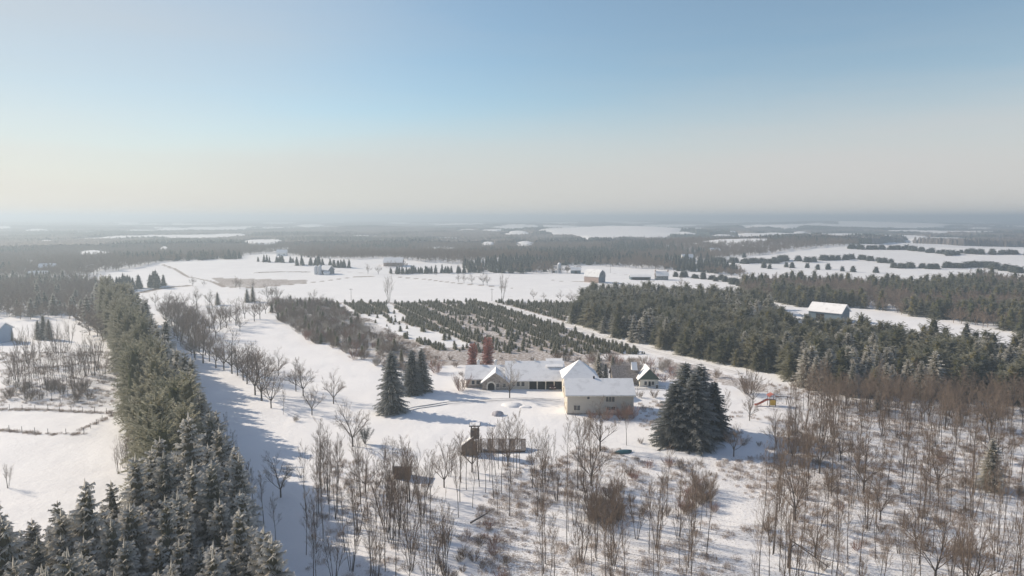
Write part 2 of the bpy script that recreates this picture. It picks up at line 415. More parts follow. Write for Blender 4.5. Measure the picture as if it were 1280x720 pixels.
def make_land():
    rr = [3.0]
    while rr[-1] < 24000:
        r = rr[-1]
        rr.append(r * (1.25 if r < 40 else 1.014 if r < 1500 else 1.03))
    rr = np.array(rr)
    front = np.radians(np.arange(-44, 44.01, .12)); back = np.radians(np.arange(50, 311, 6.0))
    aa = np.concatenate([front, back])
    A, RR = np.meshgrid(aa, rr)
    X = RR * np.sin(A); Y = RR * np.cos(A); Z = H(X, Y)
    Z = Z + (0.10 * (vn(X / 2.2, Y / 2.2, 77) - .5) + .12 * (vn(X / 4.5, Y / 4.5, 78) - .5)) * (RR < 400)
    nr, na = X.shape
    idx = np.arange(nr * na).reshape(nr, na)
    nx = np.roll(idx, -1, axis=1)
    F = np.stack([idx[:-1], idx[1:], nx[1:], nx[:-1]], -1).reshape(-1, 4)
    g = np.zeros(X.shape); w = np.zeros(X.shape)
    near = RR < 1500
    xs, ys = X[near], Y[near]
    gg = np.full(xs.shape, 0.16); ww = np.full(xs.shape, .20)
    for pl, v in BROWN: gg = np.maximum(gg, np.where(inpoly(xs, ys, pl), v, 0))
    for pl in WHITE: gg = np.where(inpoly(xs, ys, pl), .12, gg)
    for pl, v in WEEDS: ww = np.maximum(ww, np.where(inpoly(xs, ys, pl), v, 0))
    gg = gg + .12 * (fbm(xs / 14, ys / 14, 51, 3) - .5); ww = ww + .22 * (fbm(xs / 9, ys / 9, 52, 3) - .5)
    for pl, wd, v in LINES:
        gg = np.maximum(gg, v * (1 - sst(wd * .5, wd * 1.3, linedist(xs, ys, pl))))
    ld = linedist(xs, ys, LANE); k = sst(2.0, 3.5, ld)
    gg *= k; ww *= k
    g[near] = gg; w[near] = ww
    me = raw_mesh('snowy_ground', np.stack([X, Y, Z], -1).reshape(-1, 3), F, [M['ground']], {'grass': g.ravel(), 'weed': w.ravel()}, smooth=True)
    o = link('ground', me); tag(o, 'snow covered farmland reaching the horizon', None, None, 'structure')
make_land()
_q = np.random.RandomState(1); _r = _q.uniform(1000, 22000, 40000); _a = _q.uniform(-.75, .75, 40000); print('max land', float(H(_r * np.sin(_a), _r * np.cos(_a)).max()), 'min', float(H(_r * np.sin(_a), _r * np.cos(_a)).min()))

def ribbon(name, pts, width, mat, label, dz=.10):
    P = []
    for (x1, y1), (x2, y2) in zip(pts[:-1], pts[1:]):
        n = max(2, int(math.hypot(x2 - x1, y2 - y1) / 1.5))
        for i in range(n): P.append((x1 + (x2 - x1) * i / n, y1 + (y2 - y1) * i / n))
    P = np.array(P + [pts[-1]]); k = np.ones(15) / 15
    if len(P) > 40:
        Q = np.pad(P, ((7, 7), (0, 0)), 'edge'); P = np.stack([np.convolve(Q[:, i], k, 'valid') for i in (0, 1)], 1)
    T = np.gradient(P, axis=0); T /= np.linalg.norm(T, axis=1)[:, None] + 1e-9; Nn = np.stack([-T[:, 1], T[:, 0]], 1)
    V = []; cols = [-1, -.5, 0, .5, 1]
    for c in cols:
        q = P + Nn * width * .5 * c * (1 + .12 * (vn(P[:, 0] / 3, P[:, 1] / 3, 8) - .5))[:, None]
        V.append(np.stack([q[:, 0], q[:, 1], H(q[:, 0], q[:, 1]) + (dz if abs(c) < .9 else -.15)], 1))
    V = np.stack(V, 1); n = len(P); idx = np.arange(n * 5).reshape(n, 5)
    F = np.stack([idx[:-1, :-1], idx[1:, :-1], idx[1:, 1:], idx[:-1, 1:]], -1).reshape(-1, 4)
    o = link(name, raw_mesh(name, V.reshape(-1, 3), F, [mat], smooth=True)); tag(o, label, None, None, 'structure')
ribbon('path', LANE, 5.5, M['lane'], 'snowy farm lane running past the pine wood')
ribbon('path', gpoly([(560, 505), (620, 500), (660, 499), (700, 502), (706, 500)]), 5.0, M['lane'], 'snowy driveway before the open garage bays')

def offset(pts, d):
    P = np.array(pts, float); T = np.gradient(P, axis=0); T /= np.linalg.norm(T, axis=1)[:, None]; return [tuple(p) for p in P + np.stack([-T[:, 1], T[:, 0]], 1) * d]
DRIVE = gpoly([(480, 521), (520, 510), (560, 504), (620, 500), (660, 499), (700, 501)])
for sg in (-.85, .85):
    ribbon('path', offset(LANE, sg), .55, M['rut'], 'wheel rut pressed into the farm lane', .15)
    ribbon('path', offset(DRIVE, sg), .50, M['rut'], 'wheel rut leading up to the garage bays', .17)
# ------------------------------------------------------------------ tree meshes
def tri_mesh(name, tris, attr, mats, midx=None):
    T = np.asarray(tris, np.float32).reshape(-1, 3, 3)
    V = T.reshape(-1, 3); F = np.arange(len(V)).reshape(-1, 3)
    return raw_mesh(name, V, F, mats, {'frost': np.asarray(attr, np.float32).ravel()}, midx=midx)

def conifer(seed, h=12.0, r=2.6, nw=26, nb=9, ns=11, droop=.35, up=.3, power=.8, tw=.14, bare=.05, irregular=.25, core=.45, mat='spruce', width=1.0, tuft=0):
    """spruce or pine crown out of many small needle sprays; returns the crown mesh"""
    q = np.random.RandomState(seed)
    T = []; A = []
    lean = q.uniform(-.01, .01, 2)
    for i in range(nw):
        t = (i + q.uniform(-.3, .3)) / nw
        t = min(max(t, 0), .985)
        z0 = h * (bare + (1 - bare) * t)
        Lw = r * ((1 - t) ** power) + .12
        n = max(4, int(nb * (0.55 + .6 * (1 - t))))
        a0 = q.uniform(0, 6.28)
        for b in range(n):
            L = Lw * (1 + q.uniform(-irregular, irregular))
            az = a0 + 6.283 * b / n + q.uniform(-.25, .25)
            el = up * (t - .35) * 2.0 + q.uniform(-.12, .12)
            d = np.array([math.cos(az), math.sin(az), 0]); sd = np.array([-d[1], d[0], 0])
            m = max(3, int(ns * (L / r) ** .6))
            s = (np.arange(m) + q.uniform(.2, .8, m)) / m
            s = .12 + .88 * s
            zz = z0 + L * s * math.tan(el) - droop * L * s ** 2 + droop * .35 * L * s ** 4
            P = np.outer(L * s, d) + np.stack([lean[0] * zz, lean[1] * zz, zz], 1)
            for sg in (-1, 1):
                ln = (.20 + .34 * L * (1 - .72 * s)) * q.uniform(.75, 1.3, m) * width
                fw = q.uniform(.35, .75, m)
                tip = P + (sg * sd)[None, :] * (ln * .9)[:, None] + d[None, :] * (ln * fw)[:, None]
                tip[:, 2] -= ln * q.uniform(.10, .45, m) * (1 if tuft == 0 else -.6)
                bw = tw * q.uniform(.8, 1.5, m)
                b1 = P - d[None, :] * bw[:, None]; b2 = P + d[None, :] * bw[:, None] + np.array([0, 0, .05])
                T.append(np.stack([b1, b2, tip], 1)); fr = s * .85 + .05
                A.append(np.stack([fr * .6, fr * .7, np.minimum(1, fr + .35)], 1))
            # hanging sprays under and standing tips over the branch
            ln = (.16 + .14 * L) * q.uniform(.7, 1.3, m)
            tip = P + d[None, :] * (ln * .6)[:, None]; tip[:, 2] += ln * q.choice([-.7, .45], m)
            side = sd[None, :] * (tw * q.uniform(.7, 1.2, m))[:, None]
            T.append(np.stack([P - side, P + side, tip], 1)); fr = s * .95
            A.append(np.stack([fr * .5, fr * .5, fr], 1))
            # leader of the branch
            e = P[-1] + d * .28 * width + np.array([0, 0, -.05])
            T.append(np.stack([P[0] * 1.0, P[-1] - sd * .06, e])[None]); A.append(np.array([[0, .6, 1.0]]))
    # leader
    for k in range(5):
        az = k * 1.256; d = np.array([math.cos(az), math.sin(az), 0]) * .16
        T.append(np.array([[[0, 0, h + .35], [*d[:2], h - .5], [*(-d[:2] * .4), h - .6]]])); A.append(np.array([[.9, .5, .5]]))
    # dim inner mass
    if core > 0:
        nn = 9; zs = np.linspace(h * (bare + .02), h * .93, 12)
        ring = []
        for zi in zs:
            t = (zi / h - bare) / (1 - bare); rad = core * r * (1 - t) ** power
            ang = np.arange(nn) * 6.283 / nn + q.uniform(0, .5)
            rd = rad * q.uniform(.6, 1.25, nn)
            ring.append(np.stack([rd * np.cos(ang), rd * np.sin(ang), zi + q.uniform(-.2, .2, nn)], 1))
        for i in range(len(ring) - 1):
            for j in range(nn):
                k = (j + 1) % nn
                T.append(np.array([[ring[i][j], ring[i][k], ring[i + 1][j]], [ring[i][k], ring[i + 1][k], ring[i + 1][j]]])); A.append(np.zeros((2, 3)))
    return tri_mesh('conifer_crown', np.concatenate(T), np.concatenate(A), [M[mat]])

def segs_to_mesh(name, S, mat, sides=3, frost=None):
    """S rows: x0 y0 z0 x1 y1 z1 r0 r1"""
    S = np.asarray(S, float); p = S[:, 0:3]; q = S[:, 3:6]; d = q - p
    L = np.linalg.norm(d, axis=1, keepdims=True) + 1e-9; d = d / L
    ref = np.where(np.abs(d[:, 2:3]) < .9, np.array([[0, 0, 1.0]]), np.array([[1.0, 0, 0]]))
    u = np.cross(d, ref); u /= np.linalg.norm(u, axis=1, keepdims=True); w = np.cross(d, u)
    ang = np.arange(sides) * 2 * math.pi / sides + .5
    ring = lambda c, r: c[:, None, :] + r[:, None, None] * (np.cos(ang)[None, :, None] * u[:, None, :] + np.sin(ang)[None, :, None] * w[:, None, :])
    V = np.concatenate([ring(p, S[:, 6]), ring(q, S[:, 7])], 1).reshape(-1, 3)
    n = len(S); b = np.arange(n)[:, None] * 2 * sides; i = np.arange(sides)[None, :]; j = (i + 1) % sides
    F = np.stack([b + i, b + j, b + sides + j, b + sides + i], -1).reshape(-1, 4)
    return raw_mesh(name, V, F, [mat])

def grow(q, out, p, d, L, r, level, maxl, kids, spread, up, wig=.14, lenf=.62, start=.3):
    n = 3 if level < 2 else 2
    pts = [p]; dd = d; sl = L / n
    for i in range(n):
        dd = dd + q.normal(0, wig, 3) + np.array([0, 0, up * .12]); dd = dd / np.linalg.norm(dd)
        pts.append(pts[-1] + dd * sl)
    for i in range(n):
        out.append((*pts[i], *pts[i + 1], r * (1 - .75 * i / n), r * (1 - .75 * (i + 1) / n), level))
    if level >= maxl: return
    k = kids[level]
    for c in range(k):
        t = start + (1 - start) * (c + q.uniform(0, 1)) / k
        x = t * n; i = min(int(x), n - 1); bp = pts[i] + (pts[i + 1] - pts[i]) * (x - i)
        base = pts[i + 1] - pts[i]; base = base / np.linalg.norm(base)
        az = q.uniform(0, 6.283) if level else c * 2.4 + q.uniform(-.4, .4)
        a = np.cross(base, (0, 0, 1.0) if abs(base[2]) < .95 else (1.0, 0, 0)); a /= np.linalg.norm(a); b = np.cross(base, a)
        sp = spread * q.uniform(.7, 1.25)
        nd = base * math.cos(sp) + (a * math.cos(az) + b * math.sin(az)) * math.sin(sp)
        nd = nd + np.array([0, 0, up]); nd /= np.linalg.norm(nd)
        grow(q, out, bp, nd, L * lenf * q.uniform(.7, 1.15) * (1.1 - .35 * t), max(.007, r * .5 * (1.1 - .5 * t)), level + 1, maxl, kids, spread, up, wig, lenf, start)

def bare_tree(seed, kind='spread', h=9.0):
    """returns (trunk mesh, crown mesh) of a leafless tree"""
    q = np.random.RandomState(seed); out = []
    if kind == 'spread':
        tr = h * .2; out.append((0, 0, -.3, 0, 0, tr, .17, .14, 0))
        for c in range(7):
            az = c * 2.4 + q.uniform(-.3, .3); tl = q.uniform(.35, .95) if c else .1
            d = np.array([math.cos(az) * math.sin(tl), math.sin(az) * math.sin(tl), math.cos(tl)])
            grow(q, out, np.array([0, 0, tr * q.uniform(.85, 1.05)]), d, h * (.52 if c else .74) * q.uniform(.85, 1.05), .075 if c else .11, 1, 4, [0, 8, 7, 5], .62, .16, .12, .48)
    elif kind == 'tall':
        x = np.zeros(3); d = np.array([q.uniform(-.05, .05), q.uniform(-.05, .05), 1.0]); n = 8; pts = [np.array([0, 0, -.3])]
        for i in range(n):
            d = d + q.normal(0, .03, 3); d[2] = abs(d[2]); d /= np.linalg.norm(d); pts.append(pts[-1] + d * (h / n))
        for i in range(n):
            f0 = 1 - .85 * i / n; f1 = 1 - .85 * (i + 1) / n
            out.append((*pts[i], *pts[i + 1], .085 * f0, .085 * f1, 0))
        nb_ = 15 + seed % 4
        for c in range(nb_):
            t = .40 + .59 * (c + q.uniform(0, 1)) / nb_; xx = t * n; i = min(int(xx), n - 1)
            bp = pts[i] + (pts[i + 1] - pts[i]) * (xx - i); az = c * 2.4 + q.uniform(-.4, .4); tl = q.uniform(.30, .70)
            dd = np.array([math.cos(az) * math.sin(tl), math.sin(az) * math.sin(tl), math.cos(tl)])
            grow(q, out, bp, dd, h * .27 * (1.25 - .8 * t) * q.uniform(.7, 1.2), .028 * (1.3 - t), 2, 4, [0, 0, 7, 4], .5, .3, .12, .55)
    elif kind == 'multi':
        for c in range(5):
            az = c * 1.256 + q.uniform(-.4, .4); tl = q.uniform(.08, .30)
            d = np.array([math.cos(az) * math.sin(tl), math.sin(az) * math.sin(tl), math.cos(tl)])
            grow(q, out, np.array([math.cos(az) * .25, math.sin(az) * .25, -.2]), d, h * q.uniform(.75, 1.0), .062, 1, 4, [0, 12, 7, 4], .5, .22, .05, .30, .35)
    elif kind == 'shrub':
        for c in range(22):
            az = c * 2.4; tl = q.uniform(.1, .85)
            d = np.array([math.cos(az) * math.sin(tl), math.sin(az) * math.sin(tl), math.cos(tl)])
            grow(q, out, np.array([math.cos(az) * .3, math.sin(az) * .3, -.1]), d, h * q.uniform(.55, 1.0), .022, 2, 4, [0, 0, 8, 4], .5, .25, .12, .45, .15)
    elif kind == 'column':
        grow(q, out, np.array([0, 0, -.2]), np.array([0, 0, 1.0]), h, .12, 1, 4, [0, 44, 6, 3], .32, .5, .02, .18, .06)
    S = np.array(out, float)
    lv = S[:, 8]
    big = lv <= (0 if kind in ('tall',) else 1)
    if kind == 'shrub': big = np.zeros(len(S), bool); big[:] = False
    S[:, 6:8] = np.maximum(S[:, 6:8], .0075)
    return S[big], S[~big]

def bare_meshes(seed, kind, h, twig='twig', bark='bark', fat=1.0):
    A, B = bare_tree(seed, kind, h)
    B = B.copy(); B[:, 6:8] *= fat
    tm = segs_to_mesh('bare_trunk', A[:, :8], M[bark], 5) if len(A) else None
    return tm, segs_to_mesh('bare_crown', B[:, :8], M[twig], 3)

def trunk_mesh(h, r=.2, mat='bark'):
    return MB().bar((0, 0, -.4), (0, 0, h * .45), r, 7, r * .62).bar((0, 0, h * .45), (0, 0, h * .95), r * .62, 6, .03).mesh('conifer_trunk', M[mat])

SPR = [conifer(s, 12.0, 2.7 + .25 * (s % 3), 27, 9, 13, core=.5, droop=.25, up=.35, power=.52 + .06 * (s % 3), tw=.13, irregular=.42) for s in (1, 2, 3, 4, 5, 6)]
SPRTR = trunk_mesh(12)
PINE_NEAR = [conifer(40 + s, 12.0, 3.2 + .2 * (s % 3), 18, 8, 11, droop=.05, up=.6, power=.45, tw=.17, bare=.10, irregular=.5, mat='pine', tuft=1, core=.5) for s in range(5)]
PINE_MID = [conifer(60 + s, 12.0, 3.2 + .2 * (s % 3), 14, 7, 8, droop=.05, up=.6, power=.45, tw=.24, bare=.1, irregular=.5, mat='pine', tuft=1, core=.6, width=1.3) for s in range(4)]
SPR_MID = [conifer(70 + s, 12.0, 2.8, 16, 7, 8, irregular=.4, power=.68, tw=.22, core=.6, width=1.25) for s in range(4)]
FAR_CON = [conifer(80 + s, 11.0, 2.5, 9, 5, 4, tw=.5, core=.8, width=1.6, mat='farconifer', irregular=.4) for s in range(4)]
BIGSPR = [conifer(90 + s, 16.0, 4.9, 34, 13, 18, droop=.30, up=.22, power=.60, irregular=.35, tw=.17, bare=.02, core=.6, mat='spruce_dark') for s in range(3)]
XMAS = [conifer(100 + s, 2.0, .85, 9, 6, 4, droop=.1, up=.5, tw=.10, bare=.03, core=.6, mat='pine') for s in range(4)]
MAPLE = [bare_meshes(200 + s, 'spread', 9.0) for s in range(5)]
TALL = [bare_meshes(220 + s, 'tall', 10.0) for s in range(7)]
MULTI = [bare_meshes(240 + s, 'multi', 9.0) for s in range(4)]
SHRUB = [bare_meshes(260 + s, 'shrub', 2.4, fat=1.15)[1] for s in range(4)]
SHRUBRED = [bare_meshes(270 + s, 'shrub', 2.4, 'twigred', fat=1.1)[1] for s in range(2)]
SHRUBFROST = [bare_meshes(275 + s, 'shrub', 2.4, 'twigfrost', fat=1.1)[1] for s in range(2)]
def far_bare(seed):
    A, B = bare_tree(seed, 'spread', 10.0); q = np.random.RandomState(seed)
    B = B[B[:, 8] < 4]; B = B[q.rand(len(B)) < .75]; B[:, 6:8] = np.maximum(B[:, 6:8] * 2.2, .055)
    S = np.concatenate([A, B]); return segs_to_mesh('far_bare_tree', S[:, :8], M['twig'], 3)
FAR_BARE = [far_bare(300 + s) for s in range(3)]
CEDAR = [conifer(500 + s, 6.0, 3.3, 7, 8, 6, droop=.1, up=.6, power=.38, tw=.5, core=.85, bare=.02, width=1.4, mat='farconifer', irregular=.35) for s in range(3)]

def weed_clump(seed, n=60, rad=.9, h=.6):
    q = np.random.RandomState(seed); S = []
    for i in range(n):
        a = q.uniform(0, 6.283); r = rad * math.sqrt(q.rand()); x, y = r * math.cos(a), r * math.sin(a)
        hh = h * q.uniform(.4, 1.2); dx, dy = q.normal(0, .22, 2) * hh
        S.append((x, y, -.1, x + dx, y + dy, hh, .012, .006))
        for k in range(3):
            t = q.uniform(.4, .95); bx = x + dx * t; by = y + dy * t; e = q.normal(0, .14, 2)
            S.append((bx, by, hh * t, bx + e[0], by + e[1], hh * t + q.uniform(.03, .18), .008, .004))
    return segs_to_mesh('weed_clump', S, M['weed'], 3)
WEED = [weed_clump(s) for s in range(4)]

# ------------------------------------------------------------------ placing
def plant_tree(name, meshes, x, y, s, label, cat, group, parts=True, rz=None, sz=None):
    """a tree thing: trunk and crown as children (or one mesh where it is too small to show parts)"""
    z = float(H(x, y)); rz = rnd.uniform(0, 6.28) if rz is None else rz
    sc = (s, s, s * (sz or 1))
    tm, cm = meshes if isinstance(meshes, tuple) else (None, meshes)
    if parts and tm is not None:
        o = tag(link(name, None, None, (x, y, z), rz, sc), label, cat, group)
        link('trunk', tm, o); link('crown', cm, o)
    else:
        o = tag(link(name, cm, None, (x, y, z), rz, sc), label, cat, group)
    return o

PEND = []
_names = {}
def kind_name(m):
    if not _names:
        for L, n in ((MAPLE, 'maple_tree'), (TALL, 'bare_sapling'), (MULTI, 'multi_stemmed_tree')):
            for t_, c_ in L: _names[c_.name] = (n, L)
        for L in (SHRUB, SHRUBRED, SHRUBFROST):
            for c_ in L: _names[c_.name] = ('shrub', L)
    return _names.get((m[1] if isinstance(m, tuple) else m).name)
def pend(m, x, y, s, label, cat, group, parts=True): PEND.append((m, x, y, s, label, cat, group, parts))
def flush_pending():
    """the 300 of each kind that show largest become things, the rest one mass per kind"""
    have = {}
    for o in bpy.data.objects:
        if o.parent is None and o.get('category'): k = o.name.split('.')[0]; have[k] = have.get(k, 0) + 1
    by = {}
    for p in PEND: by.setdefault(kind_name(p[0])[0], []).append(p)
    for n, L in by.items():
        L.sort(key=lambda p: -(p[3] / math.hypot(p[1], p[2])) * (1 if abs(p[1]) < .77 * p[2] else .3))
        room = max(0, 298 - have.get(n, 0)); print('kind', n, have.get(n, 0), len(L))
        for (m, x, y, s, label, cat, group, parts) in L[:room]: plant_tree(n, m, x, y, s * (.9 if n == 'bare_sapling' else 1), label, cat, group, parts, sz=1.25 if n == 'bare_sapling' else 1)
        rest = [(p[1], p[2], p[3], 1.15 if n == 'bare_sapling' else 1) for p in L[room:]]
        if rest: scatter(n + 's_mass', {'shrub': 'further leafless brush in bank, woods and grove', 'maple_tree': 'further round crowned bare trees of the woods'}.get(n, 'further thin bare stems of the woods'), rest, L0[n], n, 'brush' if n == 'shrub' else 'trees')
_srccol = {}
def scatter(name, label, pts, srcs, key, cat=None):
    """many of a kind as ONE object: pts rows x y scale [zscale]"""
    if key not in _srccol:
        c = bpy.data.collections.new('source_' + key)
        for i, me in enumerate(srcs):
            ms = me if isinstance(me, tuple) else (me,)
            # a pair (trunk, crown) is joined in one source mesh
            ms = [m for m in ms if m]
            if len(ms) == 2:
                o = bpy.data.objects.new('src_%s_%d' % (key, i), join2(ms))
            else: o = bpy.data.objects.new('src_%s_%d' % (key, i), ms[0])
            c.objects.link(o)
        _srccol[key] = c
    c = _srccol[key]; n = len(pts); pts = np.asarray(pts, float)
    me = bpy.data.meshes.new(name); me.vertices.add(n)
    V = np.stack([pts[:, 0], pts[:, 1], H(pts[:, 0], pts[:, 1])], 1)
    me.vertices.foreach_set('co', V.astype(np.float32).ravel())
    q = np.random.RandomState(n)
    a = me.attributes.new('rotv', 'FLOAT_VECTOR', 'POINT'); rv = np.zeros((n, 3)); rv[:, 2] = q.uniform(0, 6.28, n); rv[:, 0] = q.normal(0, .03, n); a.data.foreach_set('vector', rv.astype(np.float32).ravel())
    a = me.attributes.new('scv', 'FLOAT_VECTOR', 'POINT'); sz = pts[:, 3] if pts.shape[1] > 3 else np.ones(n)
    a.data.foreach_set('vector', np.stack([pts[:, 2], pts[:, 2], pts[:, 2] * sz], 1).astype(np.float32).ravel())
    a = me.attributes.new('pick', 'INT', 'POINT'); a.data.foreach_set('value', q.randint(0, len(srcs), n).astype(np.int32))
    o = link(name, me)
    ng = bpy.data.node_groups.new('scatter_' + name, 'GeometryNodeTree')
    ng.interface.new_socket('Geometry', in_out='INPUT', socket_type='NodeSocketGeometry')
    ng.interface.new_socket('Geometry', in_out='OUTPUT', socket_type='NodeSocketGeometry')
    gi = ng.nodes.new('NodeGroupInput'); go = ng.nodes.new('NodeGroupOutput')
    ci = ng.nodes.new('GeometryNodeCollectionInfo'); ci.inputs[0].default_value = c; ci.inputs[1].default_value = True; ci.inputs[2].default_value = True
    ip = ng.nodes.new('GeometryNodeInstanceOnPoints'); ip.inputs['Pick Instance'].default_value = True
    def na(nm, t):
        k = ng.nodes.new('GeometryNodeInputNamedAttribute'); k.data_type = t; k.inputs[0].default_value = nm; return k.outputs[0]
    L = ng.links.new
    L(gi.outputs[0], ip.inputs['Points']); L(ci.outputs[0], ip.inputs['Instance'])
    L(na('pick', 'INT'), ip.inputs['Instance Index']); L(na('rotv', 'FLOAT_VECTOR'), ip.inputs['Rotation']); L(na('scv', 'FLOAT_VECTOR'), ip.inputs['Scale'])
    L(ip.outputs[0], go.inputs[0])
    md = o.modifiers.new('scatter', 'NODES'); md.node_group = ng
    tag(o, label, cat, None, 'stuff')
    return o
def join2(ms):
    Vs = []; Fs = []; mi = []; b = 0
    k = 4
    for i, m in enumerate(ms):
        n = len(m.vertices); co = np.empty(n * 3, np.float32); m.vertices.foreach_get('co', co); Vs.append(co.reshape(-1, 3))
        li = np.empty(len(m.loops), np.int32); m.loops.foreach_get('vertex_index', li); f = li.reshape(-1, 4) + b; Fs.append(f); mi.append(np.full(len(f), i)); b += n
    return raw_mesh('bare_tree_whole', np.concatenate(Vs), np.concatenate(Fs), [ms[0].materials[0], ms[1].materials[0]], midx=np.concatenate(mi))

def fill(poly, spacing, seed, jitter=.45, keep=None):
    """jittered grid points inside a ground polygon"""
    q = np.random.RandomState(seed); P = np.array(poly)
    x0, y0 = P.min(0); x1, y1 = P.max(0)
    gx, gy = np.meshgrid(np.arange(x0, x1, spacing), np.arange(y0, y1, spacing))
    gx = gx + (np.arange(gx.shape[0]) % 2)[:, None] * spacing * .5
    gx = gx.ravel() + q.uniform(-jitter, jitter, gx.size) * spacing; gy = gy.ravel() + q.uniform(-jitter, jitter, gy.size) * spacing
    m = inpoly(gx, gy, poly)
    gx, gy = gx[m], gy[m]
    if keep is not None:
        m = keep(gx, gy); gx, gy = gx[m], gy[m]
    d = np.hypot(gx, gy); o = np.argsort(d)
    return gx[o], gy[o]

# ================================================================== LEFT SPRUCE WOOD AND BELT
BELT = [(-51, 98), (-74, 133), (-108, 190), (-139, 243), (-184, 309), (-207, 345), (-189, 342), (-128, 246), (-59, 134), (-41, 100)]
BLOCK = [(-51, 98), (-64, 86), (-100, 78), (-100, 52), (-17, 52), (-25, 70), (-41, 100)]
BELT = [(a * .90, b * .90) for a, b in BELT]; BLOCK = [(a * .90, b * .90) for a, b in BLOCK]
bx_, by_ = fill(BELT, 3.2, 1, .42); kx, ky = fill(BLOCK, 2.75, 2, .42)
X = np.concatenate([kx, bx_]); Y = np.concatenate([ky, by_]); o_ = np.argsort(np.hypot(X, Y)); X, Y = X[o_], Y[o_]
print('left wood trees', len(X))
BSZ = 1.42; q = np.random.RandomState(5); rest_s = []; rest_p = []
for i, (x, y) in enumerate(zip(X, Y)):
    s = float(np.clip(q.normal(.92, .13), .6, 1.25)); s *= 1.0 if y > 86 else .92
    # the far left side of the belt is greener pine
    mid = -46 - (y - 88) * .615 + 7.0
    green = y > 92 and x < mid + 1.5
    if i < 300:
        if green:
            plant_tree('pine_tree', (SPRTR, PINE_NEAR[q.randint(5)]), x, y, s, 'green pine along the field side of the long dark tree belt', 'tree', 'pines in the left tree belt', parts=y < 150, sz=BSZ)
        elif y < 88:
            plant_tree('spruce_tree', (SPRTR, SPR[q.randint(6)]), x, y, s, 'frost tipped spruce packed in the dense plantation at lower left', 'tree', 'spruces of the lower left plantation', parts=True, sz=BSZ)
        else:
            plant_tree('spruce_tree', (SPRTR, SPR[q.randint(6)]), x, y, s, 'frosted spruce in the long belt beside the shaded snow', 'tree', 'spruces of the long tree belt', parts=y < 150, sz=BSZ)
    else: (rest_p if green else rest_s).append((x, y, s, BSZ))
if rest_s: scatter('spruce_wood', 'far end of the frosted spruce belt', rest_s, SPR, 'sprnear', 'trees')
if rest_p: scatter('pine_wood', 'far end of the green pines in the belt', rest_p, PINE_NEAR, 'pinenear', 'trees')

# ================================================================== PINE WOOD ON THE RIGHT
PW = gpoly([(712, 402), (722, 388), (737, 373), (800, 373), (860, 375), (920, 381), (960, 388), (975, 402), (1000, 424), (1060, 424), (1100, 428), (1180, 440), (1290, 452), (1420, 458),
            (1420, 512), (1280, 506), (1160, 500), (1060, 496), (1010, 488), (985, 474), (930, 460), (870, 448), (800, 430), (750, 416)])
px_, py_ = fill(PW, 3.9, 3, .45)
q = np.random.RandomState(9); rest = []; rest2 = []
print('pine wood', len(px_))
for i, (x, y) in enumerate(zip(px_, py_)):
    s = float(np.clip(q.normal(.78, .16), .42, 1.15)); sp = fbm(x / 25, y / 25, 61, 2) + q.uniform(-.15, .15) > .70
    infr = abs(x) < .77 * y
    if i < 330 and infr:
        if sp: plant_tree('spruce_tree', SPR[q.randint(6)], x, y, s * .9, 'spruce standing among the pines of the right hand wood', 'tree', 'spruces in the pine wood', parts=False)
        else: plant_tree('pine_tree', PINE_NEAR[q.randint(5)], x, y, s * 1.12, 'green pine at the near side of the large right hand wood', 'tree', 'pines of the right hand wood', parts=False, sz=.78)
    else: (rest2 if sp else rest).append((x, y, s * 1.14, .76))
scatter('pine_wood', 'dense pine wood stretching back behind the snowy lane', rest, PINE_NEAR, 'pinenear', 'trees')
scatter('spruce_wood', 'spruces mixed through the back of the pine wood', rest2, SPR_MID, 'sprmid', 'trees')

# second wood beyond the snow strip
PW2 = gpoly([(925, 356), (1000, 355), (1060, 357), (1150, 361), (1180, 360), (1210, 352), (1240, 350), (1290, 358), (1420, 362), (1420, 436), (1290, 420), (1200, 405), (1130, 394), (1090, 387), (1060, 385), (1000, 384), (960, 378), (930, 366)])
x_, y_ = fill(PW2, 4.9, 4, .45)
q = np.random.RandomState(10); c_ = []; b_ = []
for x, y in zip(x_, y_):
    v = fbm(x / 40, y / 40, 71, 2) + q.uniform(-.12, .12)
    (c_ if v > .46 else b_).append((x, y, float(np.clip(q.normal(.80, .15), .45, 1.1)), .82))
scatter('conifer_wood', 'hazy green wood beyond the snowy strip and barn', c_, PINE_MID, 'pinemid', 'trees')
scatter('bare_wood', 'brown leafless patches in the wood beyond the barn', b_, FAR_BARE, 'farbare', 'trees')

# ================================================================== LEFT BACK WOODS
LW = gpoly([(-160, 352), (60, 352), (120, 356), (140, 364), (146, 380), (150, 432), (112, 424), (100, 404), (66, 398), (40, 403), (0, 396), (-160, 396)])
x_, y_ = fill(LW, 5.6, 14, .45); q = np.random.RandomState(12); c_ = []; b_ = []
for x, y in zip(x_, y_):
    v = fbm(x / 45, y / 45, 81, 2) + q.uniform(-.12, .12)
    (c_ if v > .70 else b_).append((x, y, float(np.clip(q.normal(.85, .15), .45, 1.15)), .85))
scatter('conifer_wood', 'hazy dark conifers behind the left tree belt', c_, SPR_MID, 'sprmid', 'trees')
scatter('bare_wood', 'brown leafless wood behind the left tree belt', b_, FAR_BARE, 'farbare', 'trees')

